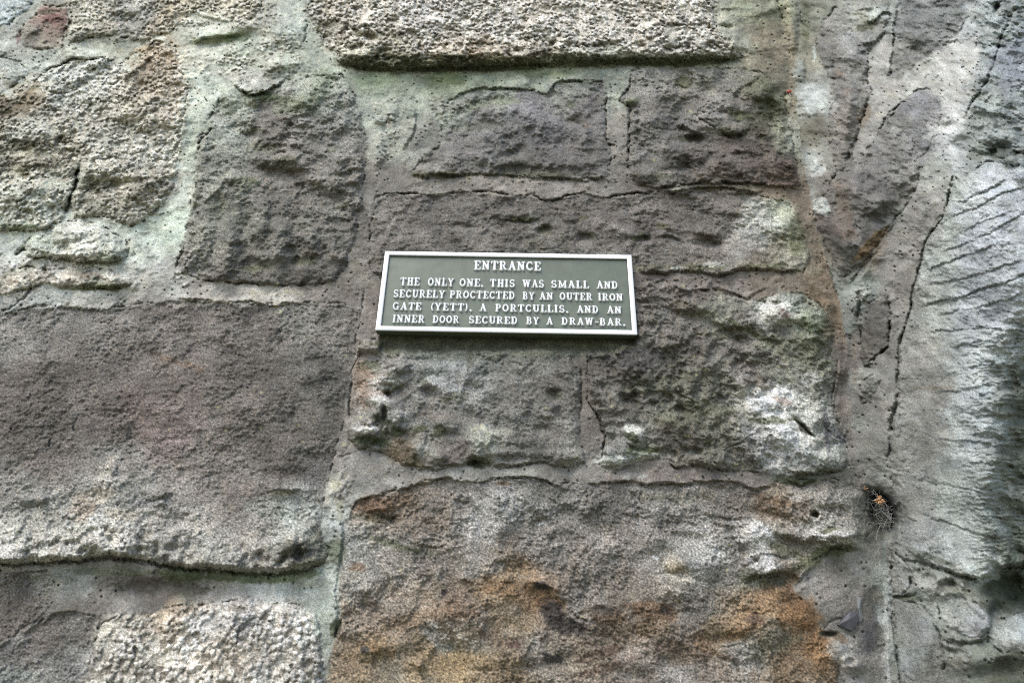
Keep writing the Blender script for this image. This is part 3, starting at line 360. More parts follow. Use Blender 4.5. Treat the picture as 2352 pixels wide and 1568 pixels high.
# upright steps: line (top to bottom), height, width of the flank, how far the swelling reaches; sign + = right side high
STEPS = [
 ([(1180 - 200, 250), (975, 290), (960, 330), (935, 370)], .0, 4, 10, 1), ([(928, 228), (945, 240), (957, 262), (957, 290), (945, 320), (925, 350)], .007, 5, 16, -1), ([(1444, 245), (1447, 300), (1444, 345), (1446, 390)], .005, 4, 14, -1), ([(2200, 395), (2177, 465), (2130, 548), (2107, 632), (2091, 712), (2066, 800), (2064, 862), (2056, 942), (2040, 1050)], .006, 6, 25, 1),
 ([(785, 1180), (792, 1230), (780, 1300), (772, 1360), (778, 1400), (768, 1480)], .006, 6, 20, -1), ([(2030, 560), (1999, 595), (1965, 650)], .010, 8, 25, 1), ([(2040, 700), (2044, 760), (2020, 815)], .006, 6, 16, 1), ([(770, 1395), (785, 1420), (778, 1445)], .010, 8, 14, -1), ([(1355, 925), (1372, 955), (1386, 985), (1390, 1010)], .006, 5, 14, 1),
 ([(1648, 222), (1622, 240), (1600, 262)], .008, 6, 25, 1), ([(1908, 600), (1918, 640), (1935, 700), (1940, 760)], .0, 6, 25, 1), ([(1940, 820), (1925, 880), (1915, 930), (1935, 980)], .006, 5, 14, -1), ([(2046, 180), (2052, 94), (2060, 20)], .004, 4, 12, -1), ([(2020, 300), (2045, 258), (2085, 225)], .005, 5, 14, 1), ([(725, 1400), (735, 1450), (742, 1520), (745, 1568)], .006, 7, 14, -1),
 ([(226, 1445), (214, 1500), (196, 1560)], .006, 6, 14, 1), ([(160, 60), (155, 100)], .005, 5, 10, 1), ([(2010, 1120), (2040, 1150), (2056, 1200), (2060, 1250)], .0, 8, 20, 1),
]
# swellings and hollows: x, y, rx, ry, turn, height
BUMPS = [
 (1118, 905, 26, 16, 0, .006), (890, 875, 26, 20, 0, .014), (880, 925, 26, 18, 0, .016), (905, 955, 30, 30, 0, .016), (840, 985, 34, 20, 0, .016), (862, 945, 16, 16, 0, .012), (852, 915, 16, 16, .3, .012), (890, 905, 9, 5, .5, -.020), (882, 945, 6, 16, 0, -.022), (890, 885, 14, 8, 0, -.006),
 (920, 840, 24, 18, 0, .010), (960, 850, 20, 16, 0, .009), (1010, 845, 30, 14, 0, .006), (1020, 890, 26, 24, .4, .009), (985, 880, 18, 14, 0, .008), (990, 900, 24, 16, 0, -.007), (1080, 860, 30, 20, 0, .007), (1020, 970, 30, 18, .3, .010), (1110, 1010, 36, 30, .6, .014), (960, 1025, 30, 22, 0, .012), (1090, 1062, 20, 10, 0, -.008), (950, 1010, 20, 10, .6, -.007),
 (1270, 905, 18, 14, .9, -.010), (1090, 960, 26, 14, .2, -.005), (1250, 985, 22, 12, 0, -.006), (1160, 1040, 60, 10, 0, .006), (1010, 1045, 18, 12, 0, .008), (1290, 1050, 30, 14, 0, .007), (850, 800, 24, 12, 0, .008), (836, 812, 14, 10, 0, -.006),
 (1445, 915, 20, 16, 0, -.016), (1444, 905, 8, 8, 0, .014), (1495, 915, 8, 7, 0, .010), (1480, 870, 10, 8, 0, .008), (1580, 852, 14, 8, .2, .010), (1590, 880, 12, 18, .1, .010), (1620, 810, 8, 24, .2, .012), (1470, 840, 60, 22, .1, .006), (1460, 1000, 26, 14, .5, .010), (1430, 1030, 20, 16, 0, .006), (1475, 1020, 22, 16, 0, -.014), (1530, 1040, 40, 12, 0, -.008),
 (1650, 1005, 40, 26, 0, .008), (1560, 985, 40, 26, .3, .009), (1640, 1055, 30, 22, 0, .009), (1600, 1035, 26, 10, .1, -.010), (1560, 940, 30, 8, .1, -.007), (1700, 880, 20, 16, 0, .008), (1770, 925, 30, 20, .1, .008), (1880, 870, 18, 20, 0, .010), (1800, 985, 46, 36, .5, .012), (1860, 1030, 26, 20, .3, .008), (1870, 960, 22, 26, .4, .010), (1900, 1050, 24, 16, 0, .008),
 (1600, 700, 36, 16, .3, .010), (1560, 720, 34, 10, .2, -.008), (1640, 720, 40, 18, .5, .009), (1500, 725, 24, 20, 0, .006), (1700, 730, 60, 20, .5, .008), (1680, 770, 50, 10, .5, -.010), (1790, 720, 34, 22, 0, .012), (1860, 730, 34, 20, .6, .010), (1760, 780, 60, 14, .6, -.006), (1850, 780, 40, 26, .3, .008), (1560, 780, 30, 14, -.3, .006), (1640, 830, 30, 14, -.4, .006), (1700, 830, 20, 8, -.5, -.008),
 (590, 250, 60, 18, 0, -.010), (700, 220, 50, 30, .3, .010), (560, 300, 70, 24, .7, -.010), (680, 270, 30, 26, 0, .009), (650, 400, 50, 22, .2, -.010), (640, 370, 60, 16, .1, .009), (540, 430, 40, 30, -.4, .008), (720, 450, 60, 26, .3, -.009), (600, 500, 20, 60, .1, .008), (560, 540, 16, 50, .1, -.008), (520, 560, 16, 56, .1, .008), (680, 560, 14, 50, 0, -.009), (640, 560, 16, 60, .05, .008), (720, 560, 18, 40, 0, .007), (780, 480, 30, 60, 0, -.006),
 (700, 600, 24, 14, 0, -.010), (480, 480, 20, 40, 0, .006), (590, 610, 40, 12, 0, -.006), (770, 400, 24, 50, .1, .008),
 (1120, 330, 60, 30, 0, .007), (1180, 350, 30, 12, -.3, -.010), (1260, 290, 50, 22, .2, .008), (1300, 270, 30, 10, .8, -.007), (1350, 320, 26, 30, 0, .008), (1330, 300, 10, 26, 0, -.006), (1070, 360, 70, 14, 0, .006), (1200, 390, 90, 10, 0, -.008), (1320, 375, 60, 14, -.1, .008), (1190, 260, 60, 20, 0, .006), (1120, 285, 30, 12, .3, -.006),
 (1560, 345, 60, 20, .1, .008), (1590, 320, 26, 10, .1, -.014), (1560, 260, 20, 40, .4, -.008), (1500, 250, 22, 50, .3, .009), (1660, 265, 50, 40, 0, .016), (1700, 270, 30, 20, .5, -.008), (1680, 380, 60, 20, 0, .009), (1760, 260, 30, 30, 0, -.012), (1760, 205, 30, 16, -.5, .010), (1480, 400, 30, 16, 0, .006), (1560, 385, 30, 10, -.2, -.010), (1450, 230, 16, 12, -.3, .008), (1576, 185, 22, 16, 0, -.010), (1780, 380, 40, 30, 0, .006),
 (1180, 490, 50, 10, 0, .006), (1060, 520, 40, 8, 0, -.005), (1250, 530, 20, 10, 0, -.009), (1340, 545, 14, 12, 0, -.009), (1430, 530, 40, 12, .3, .007), (1480, 550, 20, 10, 0, -.010), (1540, 520, 30, 10, .3, .008), (1620, 530, 40, 12, .1, .007), (1620, 560, 30, 8, .1, -.008), (1700, 480, 40, 20, 0, .006), (1780, 570, 40, 24, 0, -.005), (1810, 510, 24, 30, 0, .008),
 (1570, 452 - 16, 22, 9, 0, .012), (1700, 437, 16, 8, 0, .008), (1650, 648, 10, 6, 0, .0), (500, 420, 14, 16, 0, .008), (470, 340, 12, 10, 0, .006), (415, 300, 20, 40, 0, .004), (640, 150, 60, 20, -.1, .006), (530, 155, 60, 26, 0, -.004), (640, 60, 40, 30, 0, .008), (740, 80, 40, 30, .3, -.004), (500, 100, 60, 14, -.2, -.007), (560, 60, 30, 12, 0, .008),
 (850, 85, 14, 10, 0, -.012), (880, 130, 30, 10, 0, -.006), (1100, 120, 60, 10, 0, .006), (1240, 60, 40, 20, 0, .006), (1000, 55, 50, 20, 0, .005), (900, 250, 14, 26, .5, .005), (868, 348, 12, 34, .1, .008), (870, 275, 9, 8, 0, .010), (1120, 160, 30, 10, 0, -.006), (1240, 165, 20, 10, 0, .004), (985, 350, 9, 7, 0, .007),
 (1145, 1140, 30, 16, .3, .006), (1080, 1170, 26, 16, .5, -.006), (1220, 1150, 40, 16, .7, .006), (1250, 1200, 30, 16, -.4, -.007), (1150, 1190, 30, 50, .2, .008), (1330, 1160, 50, 18, .2, .006), (1190, 1300, 30, 18, 0, -.006), (1380, 1220, 40, 18, .3, -.006), (1500, 1240, 50, 22, .3, .006), (1600, 1300, 50, 30, .3, .010), (1590, 1240, 40, 14, .4, -.007), (1560, 1320, 36, 14, 0, -.007),
 (1740, 1230, 40, 34, .4, .014), (1760, 1300, 46, 26, 0, .016), (1820, 1300, 40, 20, 0, .010), (1700, 1260, 20, 26, 0, -.008), (1735, 1290, 9, 14, .2, -.014), (1830, 1230, 50, 14, .1, .010), (1900, 1230, 44, 14, 0, .016), (1950, 1225, 24, 16, 0, .012), (1780, 1185, 60, 14, .2, -.008), (1880, 1150, 60, 18, 0, .006), (1930, 1180, 40, 12, .3, -.005), (1800, 1240, 30, 10, .4, -.010), (1790, 1350, 20, 14, 0, .010),
 (1800, 1420, 90, 50, -.5, .012), (1790, 1370, 60, 14, -.4, .008), (1700, 1440, 40, 16, -.3, .006), (1640, 1470, 50, 16, 0, -.006), (1520, 1440, 60, 26, .1, .007), (1400, 1460, 50, 20, .6, -.006), (1280, 1360, 40, 14, .6, .006), (1230, 1340, 30, 12, 0, .008), (1340, 1430, 40, 14, .6, .007), (1150, 1380, 70, 26, -.2, .006), (1000, 1420, 60, 26, -.4, .006), (900, 1360, 60, 22, -.5, -.006), (850, 1440, 26, 40, 0, .006), (900, 1480, 60, 24, -.2, .007), (860, 1400, 30, 20, .2, -.006),
 (1060, 1490, 50, 18, .1, -.006), (1080, 1430, 20, 40, -.7, .006), (1180, 1500, 60, 24, .2, .007), (1300, 1520, 60, 20, 0, -.006), (1440, 1520, 60, 20, .2, .006), (1580, 1520, 60, 26, .2, -.006), (1560, 1400, 40, 26, .3, -.008), (1720, 1530, 50, 20, 0, -.006), (965, 1528, 7, 7, 0, .010), (955, 1520, 20, 8, 0, .004),
 (1872, 1182, 15, 13, 0, .012), (1872, 1181, 9, 8, 0, -.045), (2022, 1165, 34, 50, -.3, -.018), (2030, 1185, 24, 36, -.3, -.090), (2008, 1140, 20, 14, .3, -.012), (2060, 1210, 10, 50, 0, .008),
 (690, 1250, 40, 30, 0, .012), (670, 1240, 10, 26, .3, .012), (700, 1270, 26, 20, 0, -.008), (60, 1148, 14, 10, 0, .010), (260, 1075, 10, 20, 0, .006), (240, 1110, 40, 18, 0, .004), (360, 1130, 26, 12, 0, .006), (655, 1122, 30, 6, 0, .010), (95, 1145, 12, 10, 0, .010), (455, 985, 5, 4, 0, .006), (412, 1072, 7, 5, 0, .006), (375, 1155, 8, 6, 0, .006),
 (300, 1040, 160, 30, 0, -.003), (300, 900, 120, 60, .3, .004), (600, 930, 100, 40, -.3, .005), (720, 860, 50, 20, -.3, .006), (500, 800, 100, 30, .2, -.004), (120, 830, 80, 40, 0, .004), (690, 1020, 40, 16, 0, .004), (650, 1090, 50, 14, 0, -.004), (400, 1350, 140, 26, .05, -.014), (280, 1360, 50, 30, 0, -.006), (660, 1350, 60, 20, 0, -.006),
 (80, 300, 50, 30, .3, .010), (200, 250, 60, 30, .5, -.007), (330, 250, 60, 40, .6, .008), (60, 450, 70, 30, 0, .010), (240, 390, 60, 20, -.2, .008), (240, 430, 50, 14, -.1, -.008), (330, 430, 40, 24, -.5, .008), (150, 350, 40, 30, 0, -.006), (30, 390, 40, 20, 0, -.006), (210, 530, 40, 14, 0, .006), (250, 590, 40, 14, 0, -.004), (340, 545, 30, 20, -.8, -.005), (300, 165, 40, 16, .3, .007), (210, 130, 60, 14, .2, .006), (290, 45, 30, 16, 0, -.006), (60, 100, 30, 20, 0, -.004),
 (1950, 250, 16, 60, .1, .008), (1925, 170, 14, 40, -.1, -.006), (1960, 130, 30, 20, .5, .008), (1975, 430, 40, 30, .5, .014), (1990, 410, 16, 12, .3, -.010), (2010, 470, 50, 20, -.5, .010), (1980, 490, 26, 12, .2, -.008), (1940, 560, 20, 40, -.2, .008), (2060, 440, 20, 40, -.5, -.006), (2010, 395, 20, 26, .3, .006), (2130, 60, 50, 40, 0, .006), (2110, 110, 26, 12, -.5, -.006), (2290, 18, 6, 13, .2, -.020), (2200, 300, 26, 20, 0, .010), (2180, 290, 20, 12, 0, -.008), (2300, 340, 40, 16, 0, -.012), (2330, 370, 30, 14, .3, .012), (2280, 350, 12, 9, 0, -.012), (2345, 400, 20, 16, 0, .012),
 (2090, 1280, 30, 30, 0, .008), (2150, 1345, 60, 26, .1, .010), (2180, 1340, 20, 12, 0, -.014), (2130, 1330, 16, 14, 0, -.008), (2320, 1350, 50, 36, 0, -.030), (2255, 1405, 30, 10, .7, .006), (2230, 1520, 60, 30, .4, .010), (2200, 1500, 30, 14, .3, -.010), (2300, 1540, 60, 26, 0, -.014), (2290, 1400, 16, 20, 0, -.012), (2120, 1500, 26, 40, 0, .006),
 (1925, 860, 10, 80, 0, .003), (1950, 1000, 20, 60, 0, -.004), (1945, 1300, 50, 26, 0, -.004), (1900, 1400, 40, 60, 0, .004), (1990, 1400, 26, 80, 0, .003), (1905, 1455, 16, 6, 0, -.012), (1925, 1490, 40, 26, .5, .010), (1960, 1525, 26, 20, 0, .012), (1955, 1518, 10, 8, 0, -.008), (1780, 60, 60, 60, 0, -.006), (1740, 110, 60, 14, .2, .008), (1800, 120, 50, 12, .1, -.006), (1770, 20, 50, 10, -.3, .007), (1820, 60, 14, 60, 0, .010),
 (1850, 230, 22, 50, -.4, .008), (1835, 160, 14, 26, 0, .012), (1870, 380, 16, 16, 0, .006), (1885, 480, 16, 26, -.5, .006), (1745, 250, 12, 10, 0, .004), (1905, 700, 16, 10, .6, .005), (1960, 690, 24, 30, 0, .012), (1950, 740, 20, 30, 0, .008), (1935, 850, 14, 14, .3, .007), (2055, 940, 10, 30, 0, .006),
]
# growth, stains, and shade painted into recesses and over the column: x, y, rx, ry, turn, colour, strength, raggedness
MOSS = (74, 84, 44); OLIVE = (104, 108, 68); PALE = (184, 188, 184); WHITE = (202, 206, 210); RUST = (164, 106, 54); TAN = (190, 150, 104); INK = (52, 48, 52)
PATCH = [
 (545, 240, 50, 34, 0, (142, 148, 134), .8, .7), (620, 200, 60, 14, 0, (150, 152, 142), .7, .6), (720, 195, 80, 28, .1, (144, 150, 136), .8, .7), (800, 240, 26, 60, 0, (138, 142, 132), .7, .7), (480, 320, 26, 60, 0, (138, 142, 130), .7, .7), (1100, 232, 90, 16, -.2, (142, 150, 138), .7, .7), (1320, 205, 70, 14, 0, (140, 146, 136), .7, .7), (1600, 172, 150, 14, 0, (132, 132, 122), .6, .7),
 (700, 300, 40, 70, .3, (128, 124, 120), .5, .9), (480, 440, 30, 80, 0, (128, 128, 118), .6, .8), (640, 450, 90, 60, 0, (126, 120, 112), .35, 1.0), (840, 460, 30, 90, 0, (126, 120, 112), .5, .8), (300, 800, 200, 60, 0, (126, 118, 110), .3, 1.0), (150, 740, 200, 24, 0, (136, 132, 126), .5, .8),
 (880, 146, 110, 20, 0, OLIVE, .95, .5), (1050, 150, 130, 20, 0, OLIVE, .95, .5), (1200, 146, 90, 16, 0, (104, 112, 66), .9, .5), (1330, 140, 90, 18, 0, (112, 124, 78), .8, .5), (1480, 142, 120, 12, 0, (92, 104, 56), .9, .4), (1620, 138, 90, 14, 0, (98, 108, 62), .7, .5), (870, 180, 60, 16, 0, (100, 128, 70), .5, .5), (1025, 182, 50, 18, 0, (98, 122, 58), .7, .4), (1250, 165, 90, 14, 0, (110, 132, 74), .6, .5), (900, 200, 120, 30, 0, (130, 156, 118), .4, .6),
 (500, 90, 60, 14, -.1, (122, 140, 84), .6, .5), (540, 85, 40, 12, 0, (116, 138, 76), .6, .4), (620, 222, 40, 10, .2, (84, 96, 52), .8, .4), (590, 222, 40, 12, .1, (90, 104, 60), .7, .4), (660, 240, 40, 18, -.4, (110, 122, 84), .5, .6), (740, 190, 26, 40, .4, (120, 138, 104), .6, .6), (700, 240, 40, 20, -.5, (100, 108, 76), .6, .6), (600, 340, 40, 16, 0, (92, 92, 62), .5, .7), (660, 370, 30, 14, 0, MOSS, .4, .8), (560, 420, 30, 20, .3, (100, 104, 74), .5, .8), (500, 480, 20, 26, 0, (100, 104, 74), .4, .8), (590, 615, 40, 10, 0, MOSS, .5, .5), (580, 420, 14, 10, 0, MOSS, .6, .6), (700, 600, 30, 12, 0, MOSS, .5, .6), (770, 340, 24, 10, 0, MOSS, .4, .6),
 (10, 250, 50, 20, 0, (122, 92, 46), .7, .6), (80, 225, 30, 10, .2, (146, 116, 70), .6, .7), (50, 330, 40, 12, 0, (96, 92, 46), .6, .8), (140, 320, 14, 9, 0, (104, 84, 30), .7, .7), (100, 380, 40, 16, 0, (104, 92, 60), .5, .8), (60, 400, 14, 8, 0, (98, 82, 34), .7, .7), (30, 460, 20, 8, 0, (104, 88, 40), .5, .7), (220, 430, 60, 8, -.1, (108, 104, 54), .7, .5), (330, 440, 30, 30, -.5, (150, 128, 92), .5, .7), (30, 520, 60, 8, .0, (98, 116, 62), .7, .4), (250, 590, 30, 8, .0, (100, 116, 72), .7, .4), (220, 662, 80, 7, 0, (104, 112, 56), .8, .5), (130, 45, 30, 12, .2, (158, 84, 76), .8, .5), (145, 60, 10, 20, 0, (150, 96, 84), .6, .6), (42, 90, 5, 20, 0, (140, 96, 100), .7, .5), (110, 28, 20, 8, 0, (84, 76, 54), .6, .6), (340, 115, 30, 10, 0, (216, 158, 96), .6, .6), (350, 190, 50, 60, .3, (200, 158, 116), .35, .8), (385, 240, 20, 60, .1, (216, 184, 150), .4, .7), (150, 170, 60, 12, -.2, PALE, .7, .6), (240, 150, 60, 12, .2, PALE, .7, .6),
 (30, 645, 16, 6, .2, (150, 96, 60), .4, .5), (215, 632, 30, 6, 0, (200, 150, 110), .6, .6), (240, 655, 60, 6, 0, (96, 106, 54), .6, .5),
 (1075, 245, 70, 12, -.2, (120, 132, 96), .6, .7), (1160, 230, 40, 12, .1, (104, 116, 76), .6, .6), (1090, 290, 70, 14, 0, (98, 108, 76), .35, .8), (1220, 400, 120, 8, 0, (74, 76, 44), .6, .5), (1000, 400, 60, 7, 0, (78, 82, 40), .8, .4), (1310, 240, 14, 10, 0, MOSS, .6, .5), (1330, 275, 30, 12, 0, (96, 88, 70), .5, .6), (1345, 290, 10, 6, 0, (100, 76, 56), .6, .5), (1570, 190, 20, 16, 0, (92, 96, 54), .8, .4), (1500, 405, 50, 8, 0, (72, 76, 46), .5, .6), (1580, 320, 40, 8, 0, (66, 70, 40), .7, .5), (1700, 265, 30, 12, .2, (86, 92, 46), .8, .4), (1685, 308, 40, 8, 0, (68, 72, 40), .8, .4), (1770, 245, 36, 30, 0, (78, 86, 44), .7, .6), (1740, 290, 26, 12, 0, (70, 68, 44), .7, .5), (1740, 200, 40, 20, -.4, (106, 110, 72), .6, .6), (1660, 300, 30, 8, 0, MOSS, .5, .6), (1450, 235, 20, 10, -.2, (118, 134, 84), .7, .3), (1640, 432, 130, 6, 0, (84, 76, 44), .7, .4), (1560, 436, 30, 7, 0, (156, 166, 146), .7, .4), (1700, 440, 30, 6, 0, (150, 160, 140), .6, .5),
 (1200, 504, 40, 8, 0, (74, 80, 40), .8, .5), (1250, 530, 16, 14, 0, (80, 80, 50), .6, .6), (1340, 500, 14, 10, 0, (80, 80, 46), .7, .5), (1360, 540, 10, 8, 0, (72, 76, 40), .7, .5), (1470, 545, 20, 12, 0, (82, 90, 48), .7, .6), (1520, 520, 16, 10, 0, (80, 86, 44), .6, .6), (1620, 545, 30, 8, .2, (86, 72, 44), .5, .6), (1230, 560, 30, 14, .3, (84, 84, 54), .4, .8), (1290, 555, 20, 12, .3, (84, 84, 54), .4, .8), (1500, 615, 120, 8, 0, (104, 106, 66), .5, .6), (1620, 612, 60, 8, 0, (92, 96, 50), .6, .5), (1640, 606, 24, 6, 0, PALE, .6, .6), (1560, 616, 24, 6, 0, PALE, .6, .6), (1380, 588, 80, 8, 0, (170, 168, 156), .5, .9), (1300, 580, 50, 6, 0, (176, 176, 162), .5, .9), (1430, 530, 20, 8, .4, (160, 158, 148), .5, .8), (1740, 520, 50, 50, 0, (188, 192, 184), .5, .9), (1830, 540, 20, 50, 0, (128, 132, 74), .6, .6), (1760, 610, 60, 8, 0, (92, 98, 52), .6, .6), (1800, 480, 30, 20, .3, (170, 182, 146), .6, .6), (1860, 620, 40, 10, 0, (150, 150, 116), .4, .7),
 (1640, 725, 50, 14, .4, (150, 158, 134), .5, .8), (1720, 760, 70, 6, .5, (84, 90, 46), .8, .4), (1650, 770, 70, 5, .0, (84, 88, 50), .5, .7), (1570, 700, 40, 6, .2, (82, 76, 52), .7, .5), (1790, 710, 60, 16, .1, (194, 198, 192), .7, .7), (1760, 730, 50, 20, .2, (180, 180, 172), .5, .9), (1870, 740, 40, 20, .6, (104, 124, 76), .7, .5), (1850, 720, 40, 14, .4, (170, 184, 160), .5, .7), (1820, 800, 90, 30, .2, (112, 122, 82), .5, .8), (1880, 790, 20, 30, 0, (88, 96, 56), .5, .7), (1800, 720, 16, 12, .6, (158, 120, 106), .6, .5),
 (1450, 820, 90, 30, .05, (74, 72, 70), .8, .5), (1480, 860, 60, 16, 0, (84, 78, 70), .5, .8), (1550, 870, 120, 10, 0, (74, 80, 44), .5, .9), (1480, 895, 60, 10, 0, (78, 84, 44), .4, .9), (1640, 940, 80, 16, .2, (82, 86, 50), .5, .9), (1560, 960, 60, 20, 0, (104, 112, 70), .4, .9), (1475, 1035, 40, 12, 0, (66, 76, 34), .9, .3), (1450, 1005, 20, 10, .5, (62, 72, 38), .8, .4), (1455, 985, 24, 10, .3, (196, 202, 196), .8, .4), (1400, 1055, 36, 12, 0, (186, 194, 188), .8, .5), (1470, 1045, 30, 8, 0, (160, 170, 158), .6, .6), (1435, 1060, 40, 8, 0, (178, 186, 180), .6, .5), (1430, 1020, 22, 12, .3, (112, 112, 110), .6, .5),
 (1760, 925, 56, 26, .3, WHITE, .95, .35), (1790, 905, 36, 20, 0, WHITE, .9, .4), (1800, 985, 56, 30, .5, (206, 210, 214), .9, .45), (1760, 980, 40, 14, -.5, (196, 200, 204), .6, .6), (1830, 1030, 60, 22, .4, (182, 188, 190), .7, .6), (1880, 930, 30, 24, .3, (186, 194, 184), .6, .7), (1860, 870, 24, 16, 0, (194, 200, 204), .7, .5), (1900, 1050, 40, 14, 0, (172, 180, 172), .6, .6), (1770, 965, 60, 8, .0, (90, 100, 60), .7, .6), (1800, 920, 30, 8, .3, (140, 96, 74), .5, .7), (1840, 975, 36, 8, .75, (62, 68, 40), .8, .3), (1900, 990, 8, 60, -.1, (108, 104, 116), .8, .3), (1930, 1000, 26, 12, .6, (96, 92, 100), .6, .5), (1780, 850, 60, 20, .5, (128, 132, 104), .5, .8), (1900, 1080, 60, 6, 0, (84, 92, 56), .5, .6), (1840, 1105, 46, 12, 0, (70, 80, 48), .95, .25),
 (950, 790, 120, 10, 0, (80, 84, 48), .95, .4), (1150, 792, 160, 10, 0, (84, 78, 48), .95, .4), (1360, 792, 110, 12, 0, (78, 80, 48), .95, .4), (1150, 812, 280, 16, 0, (104, 112, 88), .5, .8), (900, 790, 30, 30, 0, MOSS, .5, .6), (1200, 805, 100, 12, 0, (118, 122, 92), .5, .7), (1080, 820, 10, 30, 0, (88, 88, 62), .5, .5), (850, 840, 26, 12, 0, MOSS, .6, .5), (836, 870, 22, 30, 0, (176, 136, 104), .7, .6), (840, 920, 16, 20, 0, (170, 136, 112), .6, .6), (905, 862, 20, 14, 0, MOSS, .5, .6), (970, 875, 14, 12, 0, MOSS, .7, .4), (900, 890, 26, 10, 0, MOSS, .8, .5), (880, 965, 26, 12, 0, (60, 68, 36), .8, .5), (905, 990, 30, 12, 0, (66, 76, 38), .8, .5), (850, 1012, 50, 12, 0, (66, 78, 40), .9, .5), (965, 985, 22, 10, 0, MOSS, .8, .4), (1010, 990, 20, 14, 0, MOSS, .6, .5), (1050, 910, 30, 12, 0, (84, 88, 60), .6, .6), (1095, 1062, 36, 14, 0, (66, 72, 40), .8, .4), (950, 1060, 26, 12, .3, (84, 72, 36), .7, .5), (900, 1045, 24, 12, .5, (100, 78, 40), .6, .5), (1270, 905, 20, 16, 0, (72, 76, 50), .7, .4), (1110, 1000, 40, 26, .5, (170, 178, 150), .5, .8), (880, 880, 40, 16, 0, PALE, .6, .5), (870, 920, 30, 12, 0, PALE, .7, .5), (905, 950, 36, 14, 0, (180, 182, 176), .7, .5), (840, 985, 36, 10, 0, (200, 202, 196), .9, .4), (1005, 880, 60, 24, .2, (158, 162, 160), .5, .8), (1090, 870, 70, 22, 0, (150, 152, 150), .5, .8), (975, 1030, 30, 16, 0, (160, 162, 152), .6, .7), (1000, 950, 50, 16, 0, (140, 110, 84), .3, .9),  # leading patches: algae under the plaque with its shadow painted in
 (860, 1165, 50, 22, 0, (162, 112, 70), .8, .6), (900, 1150, 60, 14, -.2, (148, 112, 78), .6, .7), (870, 1190, 60, 12, .1, (92, 84, 48), .7, .5), (950, 1200, 100, 30, 0, (140, 112, 84), .4, .9), (1140, 1180, 60, 60, 0, (168, 168, 164), .5, .8), (1170, 1160, 60, 30, 0, (160, 160, 154), .5, .8), (1165, 1235, 30, 20, 0, RUST, .2, .9), (1160, 1110, 20, 8, 0, RUST, .5, .7), (820, 1240, 26, 60, 0, (156, 160, 156), .6, .6), (900, 1250, 70, 8, .3, (84, 92, 52), .5, .6), (960, 1262, 60, 8, .2, (88, 92, 60), .5, .6), (820, 1302, 20, 12, 0, (180, 128, 88), .7, .5),
 (1180, 1350, 100, 20, .1, (152, 104, 52), .7, .7), (1110, 1335, 60, 12, 0, (138, 104, 64), .5, .8), (1260, 1380, 50, 26, .6, (150, 100, 50), .8, .5), (1270, 1410, 26, 40, -.5, (54, 48, 48), .85, .45), (1245, 1345, 20, 12, .3, (52, 46, 52), .8, .5), (1310, 1440, 40, 20, .3, (62, 56, 54), .8, .6), (1020, 1358, 7, 14, .2, (48, 36, 42), .9, .3), (1050, 1400, 60, 20, .4, (134, 92, 58), .6, .7), (880, 1490, 36, 24, 0, (164, 118, 60), .7, .6), (838, 1492, 12, 9, 0, (66, 62, 64), .9, .4), (850, 1510, 40, 12, 0, (122, 104, 60), .5, .7), (960, 1420, 100, 20, -.2, (152, 112, 70), .5, .8), (1060, 1520, 90, 26, 0, (164, 126, 66), .6, .8), (1120, 1460, 80, 16, .3, (134, 96, 64), .4, .9), (1180, 1430, 90, 20, 0, (156, 120, 72), .4, .9), (1010, 1470, 36, 22, .8, (160, 156, 148), .7, .6), (990, 1440, 24, 16, 0, (156, 152, 144), .6, .7), (1030, 1490, 20, 10, 0, (108, 108, 82), .6, .6),
 (1390, 1410, 50, 20, .2, (122, 84, 48), .7, .6), (1380, 1400, 40, 12, .1, (66, 60, 54), .6, .7), (1500, 1400, 60, 22, .2, (142, 96, 54), .8, .5), (1530, 1405, 20, 10, .4, (70, 56, 48), .7, .5), (1490, 1440, 60, 22, 0, (136, 104, 66), .5, .8), (1380, 1500, 60, 14, -.3, (112, 76, 54), .7, .6), (1400, 1530, 70, 14, -.3, (116, 80, 62), .5, .8), (1270, 1510, 30, 14, .3, (58, 52, 56), .7, .6), (1180, 1480, 16, 10, 0, (86, 54, 48), .7, .6), (1560, 1500, 80, 30, .1, (134, 96, 62), .5, .8), (1620, 1480, 50, 16, .4, (168, 120, 72), .7, .6), (1700, 1450, 60, 12, -.5, (178, 126, 70), .8, .5), (1730, 1420, 26, 14, 0, (92, 66, 52), .6, .6), (1830, 1410, 60, 50, .6, (164, 104, 44), .8, .6), (1880, 1500, 40, 60, .3, (158, 104, 48), .7, .7), (1770, 1480, 60, 26, -.3, (120, 116, 86), .5, .7), (1760, 1385, 60, 14, -.3, (148, 108, 66), .6, .7), (1820, 1550, 100, 20, 0, (150, 116, 72), .5, .8), (1700, 1490, 50, 20, 0, (160, 160, 152), .4, .8), (1670, 1510, 20, 8, 0, (82, 62, 46), .6, .6),
